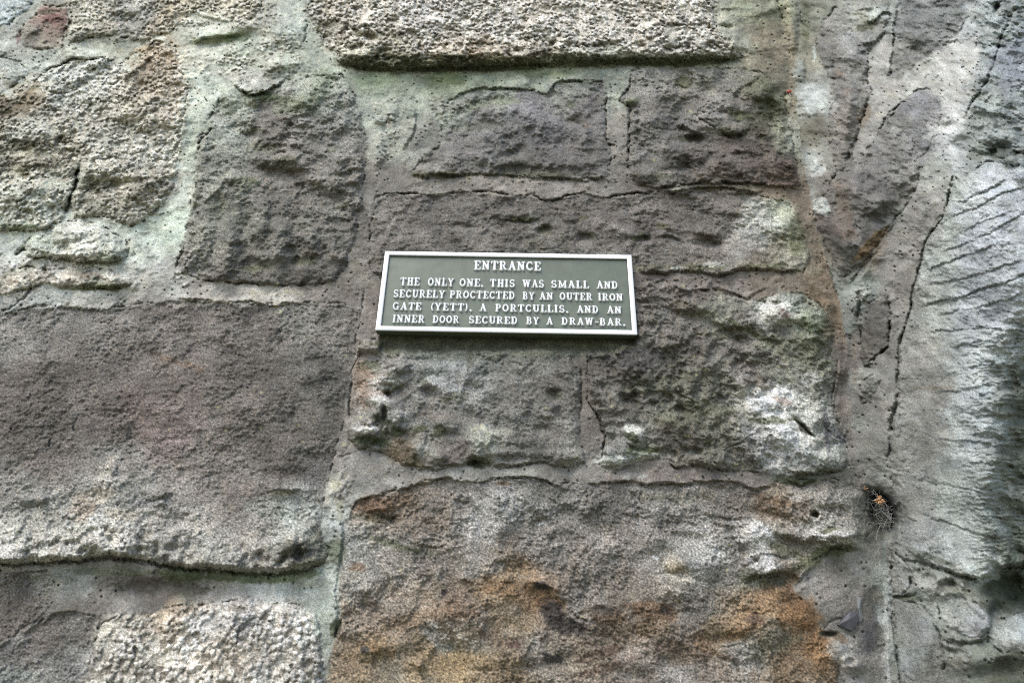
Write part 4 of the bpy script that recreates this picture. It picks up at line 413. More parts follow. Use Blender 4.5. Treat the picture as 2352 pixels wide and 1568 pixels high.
 (1735, 1230, 50, 30, .4, (198, 198, 196), .8, .6), (1750, 1290, 30, 30, .6, (196, 198, 204), .8, .6), (1640, 1270, 26, 26, 0, (176, 178, 176), .6, .7), (1620, 1280, 60, 30, 0, (160, 162, 158), .5, .9), (1550, 1305, 26, 16, 0, (180, 160, 122), .8, .5), (1505, 1280, 12, 7, 0, WHITE, .9, .3), (1240, 1203, 14, 6, 0, WHITE, .6, .5), (1800, 1170, 80, 26, .1, (150, 114, 76), .6, .8), (1790, 1150, 60, 10, .2, (140, 102, 62), .7, .6), (1850, 1200, 26, 8, .3, (156, 140, 100), .5, .6), (1900, 1225, 70, 10, 0, (178, 178, 174), .8, .6), (1920, 1262, 60, 14, -.1, (86, 92, 42), .9, .4), (1860, 1290, 50, 14, -.4, (76, 82, 46), .8, .5), (1770, 1325, 60, 14, 0, (72, 78, 50), .7, .5), (1900, 1215, 30, 8, 0, (82, 90, 42), .7, .4), (1740, 1340, 60, 12, 0, (84, 88, 64), .5, .7), (1875, 1200, 26, 20, 0, (178, 178, 168), .6, .5), (1800, 1260, 60, 12, .4, (76, 84, 46), .6, .7), (1720, 1320, 30, 16, 0, (84, 92, 64), .6, .6), (1560, 1340, 40, 12, .2, (92, 92, 80), .6, .7), (1550, 1140, 100, 12, 0, (92, 94, 70), .4, .9), (1250, 1140, 60, 16, 0, (92, 92, 82), .5, .8), (1350, 1180, 80, 16, .2, (96, 94, 86), .4, .9),
 (380, 1005, 50, 26, 0, (150, 124, 120), .5, .8), (400, 830, 60, 8, .35, (150, 108, 76), .5, .8), (440, 838, 30, 5, .35, (160, 110, 74), .6, .7), (690, 1075, 60, 16, 0, (88, 84, 82), .6, .7), (640, 1010, 90, 12, 0, (92, 82, 74), .4, .9), (750, 880, 40, 24, -.3, (84, 82, 76), .5, .7), (640, 1135, 26, 9, 0, (206, 200, 184), .8, .5), (210, 1145, 60, 22, -.3, (198, 184, 154), .7, .6), (190, 1170, 36, 26, -.6, (190, 152, 116), .6, .7), (240, 1090, 16, 30, 0, (190, 186, 160), .7, .6), (280, 1180, 40, 12, .2, (180, 164, 132), .5, .7), (100, 1230, 120, 26, 0, (190, 188, 172), .6, .8), (260, 1250, 70, 22, 0, (192, 190, 176), .6, .8), (60, 1150, 14, 9, 0, (150, 156, 140), .7, .4), (690, 1270, 50, 26, 0, (84, 84, 72), .7, .6), (640, 1290, 60, 12, 0, (176, 172, 158), .6, .7), (720, 1290, 40, 10, 0, (98, 98, 62), .7, .6), (620, 1160, 60, 26, 0, (162, 172, 162), .5, .8), (690, 1180, 60, 26, 0, (166, 176, 168), .5, .8), (340, 1150, 34, 14, 0, (152, 154, 156), .7, .4), (120, 1160, 60, 14, 0, (158, 160, 148), .5, .8),
 (420, 1318, 60, 16, .1, (78, 92, 44), .9, .4), (560, 1325, 120, 14, .05, (88, 104, 58), .9, .4), (260, 1312, 100, 12, 0, (92, 100, 66), .7, .5), (680, 1318, 60, 12, 0, (100, 116, 70), .8, .5), (380, 1350, 120, 16, .05, (100, 92, 76), .8, .6), (120, 1330, 60, 14, 0, (104, 108, 86), .5, .6), (400, 1395, 24, 18, 0, (210, 160, 104), .6, .7), (300, 1420, 60, 10, 0, (160, 150, 120), .5, .7), (330, 1540, 120, 20, 0, (206, 176, 146), .3, .9), (600, 1500, 120, 40, 0, (200, 176, 146), .3, .9), (480, 1430, 60, 20, 0, (196, 196, 196), .6, .6), (700, 1480, 14, 50, 0, (150, 158, 148), .6, .6), (600, 1545, 26, 20, 0, (158, 164, 162), .7, .5), (770, 1260, 26, 30, 0, (100, 116, 78), .7, .5), (770, 1440, 14, 26, 0, (74, 84, 50), .8, .4), (780, 1170, 10, 30, 0, (174, 174, 122), .5, .6), (770, 1115, 16, 14, 0, (186, 188, 140), .6, .6), (560, 1420, 30, 20, 0, (170, 172, 178), .5, .6), (30, 1550, 60, 12, 0, (140, 152, 146), .6, .6), (250, 1460, 40, 30, 0, (176, 172, 152), .5, .8),
 (560, 1130, 60, 16, 0, (140, 120, 110), .4, .9), (100, 970, 60, 30, 0, (96, 90, 82), .4, .8), (560, 690, 110, 8, 0, (196, 190, 170), .7, .7), (640, 672, 60, 8, 0, (180, 172, 150), .6, .7), (450, 700, 60, 6, 0, (172, 168, 148), .5, .7),
 (1850, 210, 24, 30, -.5, (186, 196, 190), .6, .9), (1862, 240, 12, 26, 0, (190, 204, 200), .7, .5), (1875, 390, 22, 18, -.3, (196, 204, 200), .8, .7), (1888, 475, 18, 26, -.4, (196, 206, 202), .9, .4), (1870, 120, 5, 20, 0, (180, 198, 186), .9, .3), (1835, 165, 14, 26, 0, (170, 184, 176), .6, .6), (1970, 45, 30, 22, -.5, (190, 190, 164), .5, .6), (1990, 60, 30, 10, -.4, (84, 88, 52), .8, .4), (2020, 30, 26, 20, 0, (174, 190, 176), .6, .6), (1925, 170, 10, 12, 0, (164, 122, 96), .6, .6), (1945, 210, 16, 8, -.3, (176, 142, 118), .5, .7), (1985, 265, 14, 30, .3, (140, 110, 78), .6, .5), (2000, 560, 60, 12, -.8, (134, 96, 44), .95, .3), (2060, 490, 40, 12, -.8, (150, 158, 146), .6, .5), (1950, 650, 26, 14, 0, (160, 174, 160), .8, .5), (1935, 600, 16, 60, -.2, (118, 112, 92), .5, .7), (1935, 470, 16, 50, -.2, (146, 112, 84), .5, .8), (1950, 540, 20, 16, 0, (152, 112, 80), .4, .8), (1850, 60, 10, 60, 0, (94, 102, 60), .6, .6), (1750, 60, 50, 40, 0, (154, 126, 92), .4, .9), (1720, 30, 60, 30, .3, (150, 162, 118), .5, .8), (1800, 30, 30, 40, 0, (146, 156, 104), .4, .8), (1770, 200, 30, 10, .5, MOSS, .5, .6), (1800, 225, 20, 20, 0, (150, 156, 120), .5, .6), (1800, 320, 26, 40, -.3, (150, 156, 124), .5, .8), (1820, 330, 14, 30, -.4, (176, 188, 168), .5, .7),
 (2100, 30, 80, 60, 0, (120, 124, 126), .4, .7), (2200, 130, 60, 40, -.7, (196, 196, 190), .6, .8), (2170, 300, 50, 30, 0, (206, 208, 206), .6, .8), (2240, 480, 60, 40, -.5, (200, 210, 218), .6, .8), (2150, 620, 50, 30, -.4, (196, 206, 200), .6, .8), (2260, 560, 80, 40, -.4, (190, 200, 214), .5, .8), (2095, 900, 34, 260, .1, (150, 148, 138), .6, .6), (2240, 900, 40, 160, 0, (186, 200, 206), .5, .8), (2345, 1000, 26, 180, 0, (92, 100, 80), .5, .9), (2230, 1080, 50, 80, 0, (180, 194, 194), .4, .9), (2140, 890, 60, 6, 0, (150, 128, 92), .4, .9), (2320, 1350, 60, 36, 0, (56, 66, 36), .9, .3), (2180, 1345, 30, 12, 0, (96, 100, 76), .6, .7), (2140, 1280, 60, 8, .4, (98, 106, 80), .7, .5), (2060, 1370, 60, 6, 0, (96, 108, 66), .7, .5), (2220, 1250, 60, 30, .3, (196, 208, 204), .6, .7), (2250, 1320, 50, 12, .1, (196, 206, 194), .6, .6), (2330, 150, 30, 90, .2, (134, 144, 160), .5, .7), (2300, 350, 40, 14, 0, (74, 84, 72), .7, .5), (2230, 300, 30, 20, 0, (150, 160, 150), .5, .7),  # light and shade painted across the column, and shade in the recess below
 (2025, 1170, 26, 44, -.3, (40, 40, 42), .95, .2), (1990, 1165, 26, 36, 0, (92, 96, 82), .7, .5), (2000, 1230, 40, 20, 0, (96, 98, 78), .6, .6), (2000, 1440, 20, 60, 0, (92, 90, 92), .6, .8), (1995, 1380, 24, 36, .3, (98, 98, 94), .6, .8), (2015, 1370, 10, 16, 0, (156, 144, 120), .5, .7), (1990, 1470, 20, 40, 0, (108, 106, 112), .4, .8), (1930, 1465, 20, 10, .5, (136, 96, 54), .7, .6), (1935, 1500, 40, 26, .6, (158, 158, 152), .6, .8), (1990, 1405, 12, 20, 0, (150, 130, 98), .4, .8), (1905, 1455, 26, 8, 0, (78, 74, 50), .8, .4), (2040, 1440, 10, 120, 0, (178, 186, 182), .7, .6), (2035, 1330, 10, 50, 0, (170, 184, 176), .6, .6), (1980, 970, 30, 30, 0, (150, 156, 146), .5, .8), (1960, 830, 14, 60, 0, (146, 118, 96), .4, .9), (1880, 680, 50, 16, .6, (142, 106, 66), .5, .8), (1915, 740, 26, 40, .3, (140, 106, 70), .5, .8), (1930, 930, 12, 60, 0, (138, 116, 100), .4, .8),  # leading dark patch paints the shade inside the cobweb hollow
 (1960, 1060, 30, 30, 0, (120, 118, 110), .4, .8), (1450, 1100, 60, 10, 0, (132, 108, 96), .5, .8), (1460, 1092, 30, 8, 0, (178, 182, 178), .6, .5), (1180, 1085, 60, 10, 0, (150, 156, 140), .5, .8),
]
YEL = [(1000 * .5742, 1), (1071, 404), (1078, 408), (1502, 370), (1588, 258), (660, 667), (632, 704), (645, 715), (1570, 656), (1594, 818), (1672, 900), (1640, 905), (1255, 937), (1520, 927), (1566, 985), (1575, 1000), (1584, 1002), (1322, 1048), (1405, 933), (1692, 1066), (1707, 1072), (920, 1308), (795, 815), (827, 958), (685, 975), (598, 984), (695, 1014), (520, 987), (388, 987), (1670, 1308), (1675, 1250), (1620, 1228), (1637, 1420), (1335, 1414), (1270, 1500), (1142, 1500), (1720, 1380), (1790, 840), (1620, 850), (1600, 860), (1555, 1380), (637, 652), (580, 672), (790, 1020), (1020, 1350), (1560, 1095), (600, 900), (500, 935), (1090, 985), (1105, 978)]

VAL = np.interp(V, [-600, 0, 100, 190, 280, 400, 520, 600, 700, 800, 900, 1050, 1180, 1280, 1400, 1568, 2200], [1770, 1812, 1828, 1826, 1832, 1852, 1872, 1900, 1932, 1944, 1950, 1972, 2012, 2026, 2040, 2046, 2080]).astype(F32)
DX = U + 7 * fbm(WX, WZ, 60, 2, 1) - VAL

# ---------------------------------------------------------------- build the relief and the colour
SID = np.full(U.shape, -1, np.int32)                     # which stone a point belongs to
DIN = np.full(U.shape, -60.0, F32)                       # distance into its stone
crust = np.zeros_like(U); grain = np.ones_like(U) * 0.62; li = np.ones_like(U) * 0.25
lumpA = np.ones_like(U) * 0.004; strataA = np.zeros_like(U)
COL = np.zeros(U.shape + (3,), F32)
CU = U + 22 * fbm(WX, WZ, 70, 3, 21) + 8 * gn(WX / 14, WZ / 14, 22)
CV = V + 22 * fbm(WX, WZ, 70, 3, 23) + 8 * gn(WX / 14, WZ / 14, 24)
def shepard(cu, cv, pts):
    out = np.zeros(cu.shape + (3,), F32); W = np.zeros(cu.shape, F32)
    for x, y, c in pts:
        w = 1.0 / (((cu - x) ** 2 + (cv - y) ** 2) * 1e-3 + 0.25) ** 2.2
        W += w; out += w[..., None] * np.array(c, F32)
    return out / W[..., None]
adj = DX > 0
COL[:] = shepard(CU, CV, MORTAR0)
COL[:] = (COL * .8 + COL.mean(-1, keepdims=True) * .2) * 1.09
ia = np.where(adj.any(0))[0].min()
COL[:, ia:][adj[:, ia:]] = shepard(CU[:, ia:], CV[:, ia:], MORTAR1)[adj[:, ia:]]

n_lo = fbm(WX, WZ, 60, 3, 31); n_mid = fbm(WX, WZ, 24, 3, 32)
for k, s in enumerate(S):
    sl, d = poly_sdf(s['pts'])
    m = (d > 0) & (SID[sl] < 0)
    SID[sl][m] = k
    near = d > -60
    DIN[sl] = np.where(near, np.maximum(DIN[sl], d), DIN[sl])
    vs = np.clip([p[1] for p in s['pts']], -40, 1608)
    t = np.clip((V[sl] - min(vs)) / (max(vs) - min(vs)), 0, 1) - 0.5
    prof = ss(d, -2.0, s['R'] + 26 * ss(n_lo[sl] + .5 * n_mid[sl], -.2, .4))
    hh = (s['h'] + s['tilt'] * t + 0.75 * s['bulge'] * (1 - np.exp(-np.maximum(d, 0) / 38))) * prof
    cm = ss(n_mid[sl] + 0.35 * n_lo[sl], -0.05, 0.35)
    hh = hh - 0.0065 * s['ck'] * cm * np.exp(-(d / 2.3) ** 2)
    H[sl] += np.where(m | (d < 0), hh, 0)
    w = ss(d + 10 * n_mid[sl], -6 - 12 * (s['crust'] > .3), 12)
    for arr, val in ((crust, s['crust']), (grain, s['grain']), (li, s['li']), (lumpA, s['lump']), (strataA, s['strata'])):
        arr[sl] = arr[sl] * (1 - w) + val * w
    cc = shepard(CU[sl], CV[sl], s['cols'])
    bw = (3 + 30 * ss(n_lo[sl] + .5 * n_mid[sl], -.25, .45)) * (1 + 1.8 * (s['crust'] > .3) * (V[sl] < 700)) * (1.6 if s['wall'] else 1)
    wc = ss((d + .6 * bw * n_mid[sl]) / bw, -.8, .9)[..., None]
    COL[sl] = COL[sl] * (1 - wc) + cc * wc

# the adjoining wall swings towards the viewer
up = np.interp(V, [-400, 600, 800, 1568], [0.9, 1.0, 1.0, 0.9])
H += 0.035 * ss(DX, 0, 120) + (0.21 * up) * ss(DX, 80, 500) - 0.022 * np.exp(-(DX / 46) ** 2)
H -= 0.17 * ss(U + 30 * n_lo, 2230, 2470) * ss(V, 620, 900) * (1 - 0.6 * ss(V, 1380, 1480))

# medium relief
dist_mask = ss(U, -700, -100) * (1 - ss(U, 2450, 3000)) * 1.0
n_worn = fbm(WX + 300, WZ, 95, 3, 44)
off = (SID.astype(F32) + 2) * 37.0
lump = 0.9 * fbm(WX + off, WZ, 66, 5, 41, .52) + 0.28 * ridged(WX + off + 14 * n_mid, WZ + 9 * n_lo, 40, 4, 42)
H += lumpA * lump * 1.5 * (.45 + .75 * ss(n_worn, -.35, .25))
H += ss(lumpA, .0115, .016) * .0045 * ridged(WX - off + 8 * n_lo, WZ + 8 * n_mid, 24, 3, 43)
H += 0.0035 * fbm(WX, WZ, 150, 2, 45)
strat = fbm(WX + 20 * n_lo, WZ + 0.15 * WX, 10, 3, 46, .6, 5.0)
H += strataA * 0.0028 * strat

def p_first(q): return q[0][0]
for pts, w, dep in CRACKS:
    if dep == 0: continue
    sl, d, al = line_dist(pts)
    tap = ss(al, 0, .12) * (1 - ss(al, .88, 1.0))
    wv = w * (0.6 + 0.6 * ss(n_mid[sl], -.5, .5))
    H[sl] -= dep * (.85 if p_first(pts) < 1850 else .6) * np.exp(-(d / wv) ** 2) * tap * (0.55 + 0.6 * ss(n_mid[sl], -.4, .4))
ledge_jit = 8 * fbm(WX, WZ, 30, 4, 51, .6) + 2.5 * gn(WX / 6, WZ / 6, 52)
for pts, h, und, L in LEDGES:
    if h == 0: continue
    p, sl = line_box(pts, max(L * 3.2, 30))
    x = U[sl]; yl = np.interp(x, p[:, 0], p[:, 1]); d = yl - V[sl] + ledge_jit[sl] * (1 if und < 14 else 1.3)
    tp = min(30, (p[-1, 0] - p[0, 0]) * .35)
    tap = ss(x, p[0, 0] - 3, p[0, 0] + tp) * (1 - ss(x, p[-1, 0] - tp, p[-1, 0] + 3))
    hv = h * (.60 if p[0, 0] > 2080 and p[:, 1].max() < 1280 else 1.0) * ss(n_lo[sl] + .4 * n_mid[sl], -.75, .15)
    H[sl] += hv * tap * ss(d, 0, und) * np.exp(-np.maximum(d - und * .6, 0) / L) * ss(L * 3.2 - d, 0, L * .6)
    H[sl] -= 0.28 * h * tap * np.exp(-(d / (2.0 + und * .12)) ** 2)
for pts, h, und, L, sg in STEPS:
    if h == 0: continue
    p, sl = line_box(pts, max(L * 3.2, 30))
    o = np.argsort(p[:, 1]); y = V[sl]; xl = np.interp(y, p[o, 1], p[o, 0]); d = sg * (U[sl] - xl) + ledge_jit[sl]
    a, b = p[:, 1].min(), p[:, 1].max(); tp = min(30, (b - a) * .35)
    tap = ss(y, a - 3, a + tp) * (1 - ss(y, b - tp, b + 3))
    hv = h * (.60 if p[0, 0] > 2080 and p[:, 1].max() < 1280 else 1.0) * ss(n_lo[sl] + .4 * n_mid[sl], -.75, .15)
    H[sl] += hv * tap * ss(d, 0, und) * np.exp(-np.maximum(d - und, 0) / L) * ss(L * 3.2 - d, 0, L * .6)
    H[sl] -= 0.3 * h * tap * np.exp(-(d / 2.2) ** 2)
jx = 7 * fbm(WX, WZ, 22, 3, 55); jy = 7 * fbm(WX, WZ, 22, 3, 56)
for x, y, rx, ry, rot, h in BUMPS:
    if h == 0: continue
    R = max(rx, ry) * 1.9 + 8
    p, sl = line_box([(x, y), (x + .1, y + .1)], R)
    sc = min(1.0, min(rx, ry) / 12.0)
    a = U[sl] - x + jx[sl] * sc; b = V[sl] - y + jy[sl] * sc
    c_, s_ = math.cos(rot), math.sin(rot)
    q = ((a * c_ + b * s_) / rx) ** 2 + ((-a * s_ + b * c_) / ry) ** 2
    # sharper below than above, as weathered knobs are
    H[sl] += h * (1.35 if abs(h) < .018 else 1.0) * np.exp(-q ** 1.3)

# fanning ridges on the column
fw = ss(DX, 150, 260) * ss(V, 330, 460) * (1 - ss(V, 1290, 1400)) * ss(U, 2050, 2110) * (1 - ss(U, 2600, 2800))
rr = np.hypot(U - 1640, V - 900); th = np.arctan2(V - 900, U - 1640)
fan = np.abs(gn(th * 17 + .9 * gn(rr / 90, th * 5, 60), rr / 150, 61))
fan2 = np.abs(gn(th * 34 + 1.2 * gn(rr / 30, th * 9, 62), rr / 60, 63))
H += fw * (0.004 * (0.45 - fan) * ss(fbm(WX, WZ, 90, 2, 64), -.5, .2) + 0.0025 * (.4 - fan2))
frill = fw * ss(U, 2130, 2260) * ss(V, 640, 820)
H += frill * (.5 + .6 * ss(U, 2180, 2300)) * 0.0062 * (0.4 - np.abs(gn(U / 46 + .5 * gn(U / 14, V / 14, 66), V / 9.5 + .5 * gn(U / 20, V / 30, 67), 65)))
COL += (fw * np.clip(.3 - fan, -.4, .3) * 26)[..., None] * np.array((.9, 1, .8), F32)

# lichen crust granules
f1, rv = worley(WX + 2 * gn(WX / 9, WZ / 9, 70), WZ, 10.5, 3)
f1b, rvb = worley(WX, WZ + 2 * gn(WX / 7, WZ / 7, 71), 7.2, 5)
cpatch = np.zeros_like(U)
for x, y, rx, ry in [(230, 1100, 26, 50), (190, 1150, 60, 26), (655, 1122, 34, 12), (690, 1260, 60, 30), (150, 1190, 60, 40), (80, 1240, 120, 30), (880, 350, 20, 40), (905, 270, 30, 60), (1660, 650, 44, 16), (880, 900, 60, 70), (850, 990, 60, 30), (550, 695, 120, 10), (465, 330, 14, 50), (440, 30, 60, 40), (590, 20, 60, 50), (620, 110, 120, 40), (560, 150, 160, 40), (870, 275, 16, 40),
                     (1750, 1260, 90, 80), (1900, 1235, 90, 30), (1850, 1190, 120, 60), (1560, 438, 34, 12), (1040, 250, 60, 30), (780, 1140, 30, 60), (1700, 440, 30, 10), (270, 1240, 90, 40), (120, 620, 150, 30), (420, 600, 30, 60), (1990, 860, 30, 60), (1980, 700, 30, 50), (2140, 1340, 100, 50), (2230, 1500, 90, 60), (2050, 1300, 14, 200), (660, 1290, 80, 16), (775, 1420, 16, 60), (1940, 1500, 40, 40)]:
    cpatch = np.maximum(cpatch, np.exp(-(((U - x) / rx) ** 2 + ((V - y) / ry) ** 2) ** 1.5))
cr_n = fbm(WX, WZ, 46, 3, 72)
crw = np.clip(crust * ss(cr_n, -.55 - .4 * 0, .05) + 0.9 * cpatch * ss(cr_n, -.3, .35), 0, 1)
thin = ss(fbm(WX, WZ, 14, 2, 74), -.75, -.05)
dome = np.sqrt(np.clip(1 - (f1 / .62) ** 2, 0, 1)) * (0.45 + 0.75 * rv)
domeb = np.sqrt(np.clip(1 - (f1b / .6) ** 2, 0, 1)) * (0.3 + 0.8 * rvb)
gran = np.maximum(dome, .7 * domeb) * (rv > .12) * thin
H += crw * 0.0076 * gran
tan = np.array((178, 146, 108), F32); crm = np.array((212, 208, 194), F32)
base = COL.copy()
yb = np.interp(U, [700, 790, 900, 1000, 1100, 1180, 1250, 1290, 1400, 1500, 1600, 1700, 1800], [400, 118, 127, 130, 133, 136, 140, 120, 114, 127, 129, 127, 400]) + 5 * n_mid - 11
und6 = ss(V - yb, 0, 6) * (V < 175)
crw *= 1 - und6
g3 = np.clip(gran, 0, 1)[..., None]; w3 = crw[..., None]
tnt = np.clip(base * np.array((.84, .75, .62), F32), 0, 255)
COL = base * (1 - w3) + w3 * (tnt * (1 - g3) + np.minimum(base * 1.15 + 8, 242) * g3)

grain = np.where(DX > 0, grain * .62, grain)
# patches of growth, staining and painted shade
pj = 1.25 * fbm(WX, WZ, 22, 5, 80, .72)
for x, y, rx, ry, rot, c, st, rag in PATCH:
    R = max(rx, ry) * 1.9 + 10
    p, sl = line_box([(x, y), (x + .1, y + .1)], R)
    a = U[sl] - x + 1.2 * jx[sl]; b = V[sl] - y + 1.2 * jy[sl]
    c_, s_ = math.cos(rot), math.sin(rot)
    q = ((a * c_ + b * s_) / rx) ** 2 + ((-a * s_ + b * c_) / ry) ** 2
    m = np.exp(-q ** 1.1) * 1.25 + rag * pj[sl] * 1.3 * np.exp(-q * .5)
    c = tuple(v * .84 for v in c) if c[0] - c[2] > 48 and U is not None and x < 1950 else c
    wht = min(c) > 165
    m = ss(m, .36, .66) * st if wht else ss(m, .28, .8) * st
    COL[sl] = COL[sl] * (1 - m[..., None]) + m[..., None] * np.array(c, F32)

# fine relief: grains, chips and pits
fine = 0.6 * gn(WX / 4.6, WZ / 3.8, 90) + 0.6 * gn(WX / 9.5, WZ / 7.5, 91)
g2 = fbm(WX, WZ, 18, 3, 92, .6)
H += grain * (0.0017 * fine + 0.0022 * g2) * (0.30 + .85 * ss(n_worn + .3 * n_mid, -.4, .3)) * (1 - .4 * crw)
chips = ridged(WX + 5 * n_mid, WZ + 5 * n_lo, 15, 3, 95)
crumb = np.abs(fbm(WX + 3 * n_mid, WZ, 16, 3, 93, .6)) - .25
H -= (.25 + .75 * ss(lumpA * grain, .0095, .0145)) * ss(grain, .7, 1.5) * .0075 * crumb * (1 - .85 * crw) * ss(n_worn + .4 * fbm(WX, WZ, 50, 2, 94), -.3, .3)
H += grain * 0.0011 * chips * ss(fbm(WX, WZ, 80, 2, 96), -.3, .4) * (1 - crw)
pf, pr = worley(WX, WZ, 21, 9)
isM = (SID < 0)
pits = ss(1 - pf / .16, 0, .8) * (pr > .45) * ss(fbm(WX, WZ, 60, 2, 97), -.2, .2)
H -= pits * np.where(isM, .0045, .0018)
kn, kr = worley(WX, WZ, 15, 12)
knobs = np.sqrt(np.clip(1 - (kn / .3) ** 2, 0, 1)) * (kr > .62) * ss(fbm(WX, WZ, 50, 2, 98), .0, .35)
H += knobs * .0024 * (1 - crw)

# plaque bed: flatten the wall behind the plaque
PL = poly_sdf([(884, 577), (1451, 588), (1464, 772), (861, 763)], 60)
msk = ss(PL[1], 0, 8)
H[PL[0]] = H[PL[0]] * (1 - msk) + np.minimum(H[PL[0]], -.004) * msk
BD = poly_sdf([(900, 600), (1430, 600), (1456, 790), (1400, 806), (1200, 800), (1000, 808), (876, 800), (878, 700)], 40)
bm_ = ss(BD[1] + 8 * n_mid[BD[0]], -10, 6) * ss(V[BD[0]], 600, 640)
H[BD[0]] = H[BD[0]] * (1 - bm_) + (-.004 + .002 * n_mid[BD[0]]) * bm_
COL[BD[0]] = COL[BD[0]] * (1 - .92 * bm_[..., None]) + .92 * bm_[..., None] * (np.array((74, 76, 48), F32) * (1 + .35 * n_mid[BD[0]][..., None]))  # band below the plaque: olive algae colour with the plaque's shadow painted in

# colour: broad drift, mottling, mineral grain, pale lichen film, yellow flecks
drift = 1 + 0.07 * fbm(WX, WZ, 110, 3, 101) + 0.24 * fbm(WX, WZ, 30, 5, 102, .68)
sp = _rng.rand(*U.shape).astype(F32) - .5
mg = gn(WX / 3.6, WZ / 3.2, 103)
drift = drift * (1 + grain * (0.22 * sp + 0.32 * mg))
COL *= drift[..., None]
film = ss(fbm(WX, WZ, 40, 6, 105, .78), .02, .36) * (li * .9 + .10)
COL = COL * (1 - film[..., None]) + film[..., None] * (COL * .35 + .65 * np.array((176, 182, 174), F32))
dk = ss(fbm(WX, WZ, 26, 4, 107, .7), .16, .5) * (1 - crw) * .45
COL = COL * (1 - dk[..., None]) + dk[..., None] * COL * np.array((.70, .70, .64), F32)
warm = fbm(WX, WZ, 38, 3, 109)
COL *= 1 + warm[..., None] * np.array((.04, 0, -.05), F32)
for x, y in YEL[1:]:
    p, sl = line_box([(x, y), (x + .1, y + .1)], 14)
    q = ((U[sl] - x + .5 * jx[sl]) / 4.5) ** 2 + ((V[sl] - y + .5 * jy[sl]) / 3.0) ** 2
    m = ss(np.exp(-q), .35, .75)[..., None] * .75
    COL[sl] = COL[sl] * (1 - m) + m * np.array((186, 176, 84), F32)
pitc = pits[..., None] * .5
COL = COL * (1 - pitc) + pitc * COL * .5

def s2l(c):
    c = np.clip(c / 255, 0, 1)
    return np.where(c < .04045, c / 12.92, ((c + .055) / 1.055) ** 2.4)
lum_ = COL @ np.array((.3, .59, .11), F32)
COL = lum_[..., None] + (COL - lum_[..., None]) * .50
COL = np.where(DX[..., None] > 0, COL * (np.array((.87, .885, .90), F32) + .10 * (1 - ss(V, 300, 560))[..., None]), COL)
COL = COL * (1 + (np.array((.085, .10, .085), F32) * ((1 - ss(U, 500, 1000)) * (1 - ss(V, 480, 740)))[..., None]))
ctr = ss(fbm(WX, WZ, 75, 4, 111, .6), -.35, .35)[..., None]
COL = COL * (.90 + .17 * ctr)
cm_ = (.45 * crw)[..., None]
COL = COL * (1 - cm_) + cm_ * COL.mean(-1, keepdims=True)
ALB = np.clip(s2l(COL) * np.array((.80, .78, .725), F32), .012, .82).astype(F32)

# ---------------------------------------------------------------- to the wall, and cut into stones and mortar
T1 = (Y0 - H - CAM[1]) / RAY[..., 1]
P = (CAM[None, None, :] + T1[..., None] * RAY).astype(F32)
sid_f = SID[:-1, :-1].copy()
cen = DX[:-1, :-1]
wall_of = [s['wall'] for s in S]
NS = len(S)
fid = np.where(sid_f >= 0, sid_f, np.where(cen > 0, NS + 1, NS)).ravel()
idx = np.arange(NU * NV).reshape(NV, NU)
quads = np.stack([idx[:-1, :-1], idx[1:, :-1], idx[1:, 1:], idx[:-1, 1:]], -1).reshape(-1, 4)
Pf = P.reshape(-1, 3); Af = ALB.reshape(-1, 3)

def node_mat(name, build):
    m = bpy.data.materials.new(name); m.use_nodes = True
    nt = m.node_tree; b = nt.nodes['Principled BSDF']
    build(nt, b)
    return m

def N(nt, t, **kw):
    n = nt.nodes.new(t)
    for k, v in kw.items():
        if isinstance(v, (int, float, tuple)) and k in n.inputs: n.inputs[k].default_value = v
        else: setattr(n, k, v)
    return n

def stone_mat(nt, b):
    at = N(nt, 'ShaderNodeAttribute', attribute_name="Col")
    tc = N(nt, 'ShaderNodeTexCoord')
    n1 = N(nt, 'ShaderNodeTexNoise'); n1.inputs['Scale'].default_value = 620; n1.inputs['Detail'].default_value = 3; n1.inputs['Roughness'].default_value = .7
    n2 = N(nt, 'ShaderNodeTexVoronoi'); n2.inputs['Scale'].default_value = 520
    mr = N(nt, 'ShaderNodeMapRange'); mr.inputs['From Min'].default_value = .3; mr.inputs['From Max'].default_value = .7; mr.inputs['To Min'].default_value = .72; mr.inputs['To Max'].default_value = 1.28
    mx = N(nt, 'ShaderNodeVectorMath', operation='MULTIPLY')
    nt.links.new(tc.outputs['Object'], n1.inputs['Vector']); nt.links.new(tc.outputs['Object'], n2.inputs['Vector'])
    nt.links.new(n1.outputs['Fac'], mr.inputs['Value'])
    nt.links.new(at.outputs['Color'], mx.inputs[0]); nt.links.new(mr.outputs[0], mx.inputs[1])
    nt.links.new(mx.outputs[0], b.inputs['Base Color'])
    bp = N(nt, 'ShaderNodeBump'); bp.inputs['Strength'].default_value = .6; bp.inputs['Distance'].default_value = .0012
    ad = N(nt, 'ShaderNodeMath', operation='SUBTRACT')
    nt.links.new(n1.outputs['Fac'], ad.inputs[0]); nt.links.new(n2.outputs['Distance'], ad.inputs[1])
    nt.links.new(ad.outputs[0], bp.inputs['Height']); nt.links.new(bp.outputs[0], b.inputs['Normal'])
    b.inputs['Roughness'].default_value = .88
    b.inputs['Specular IOR Level'].default_value = .25
M_STONE = node_mat("weathered_sandstone", stone_mat)

def link(o, parent=None):
    scn.collection.objects.link(o)
    if parent: o.parent = parent
    return o

def thing(name, label, cat, loc=(0, 0, 0)):
    o = bpy.data.objects.new(name, None); o.empty_display_size = .05
    o.location = loc
    o['label'] = label; o['category'] = cat
    link(o)
    bpy.context.view_layer.update()
    return o

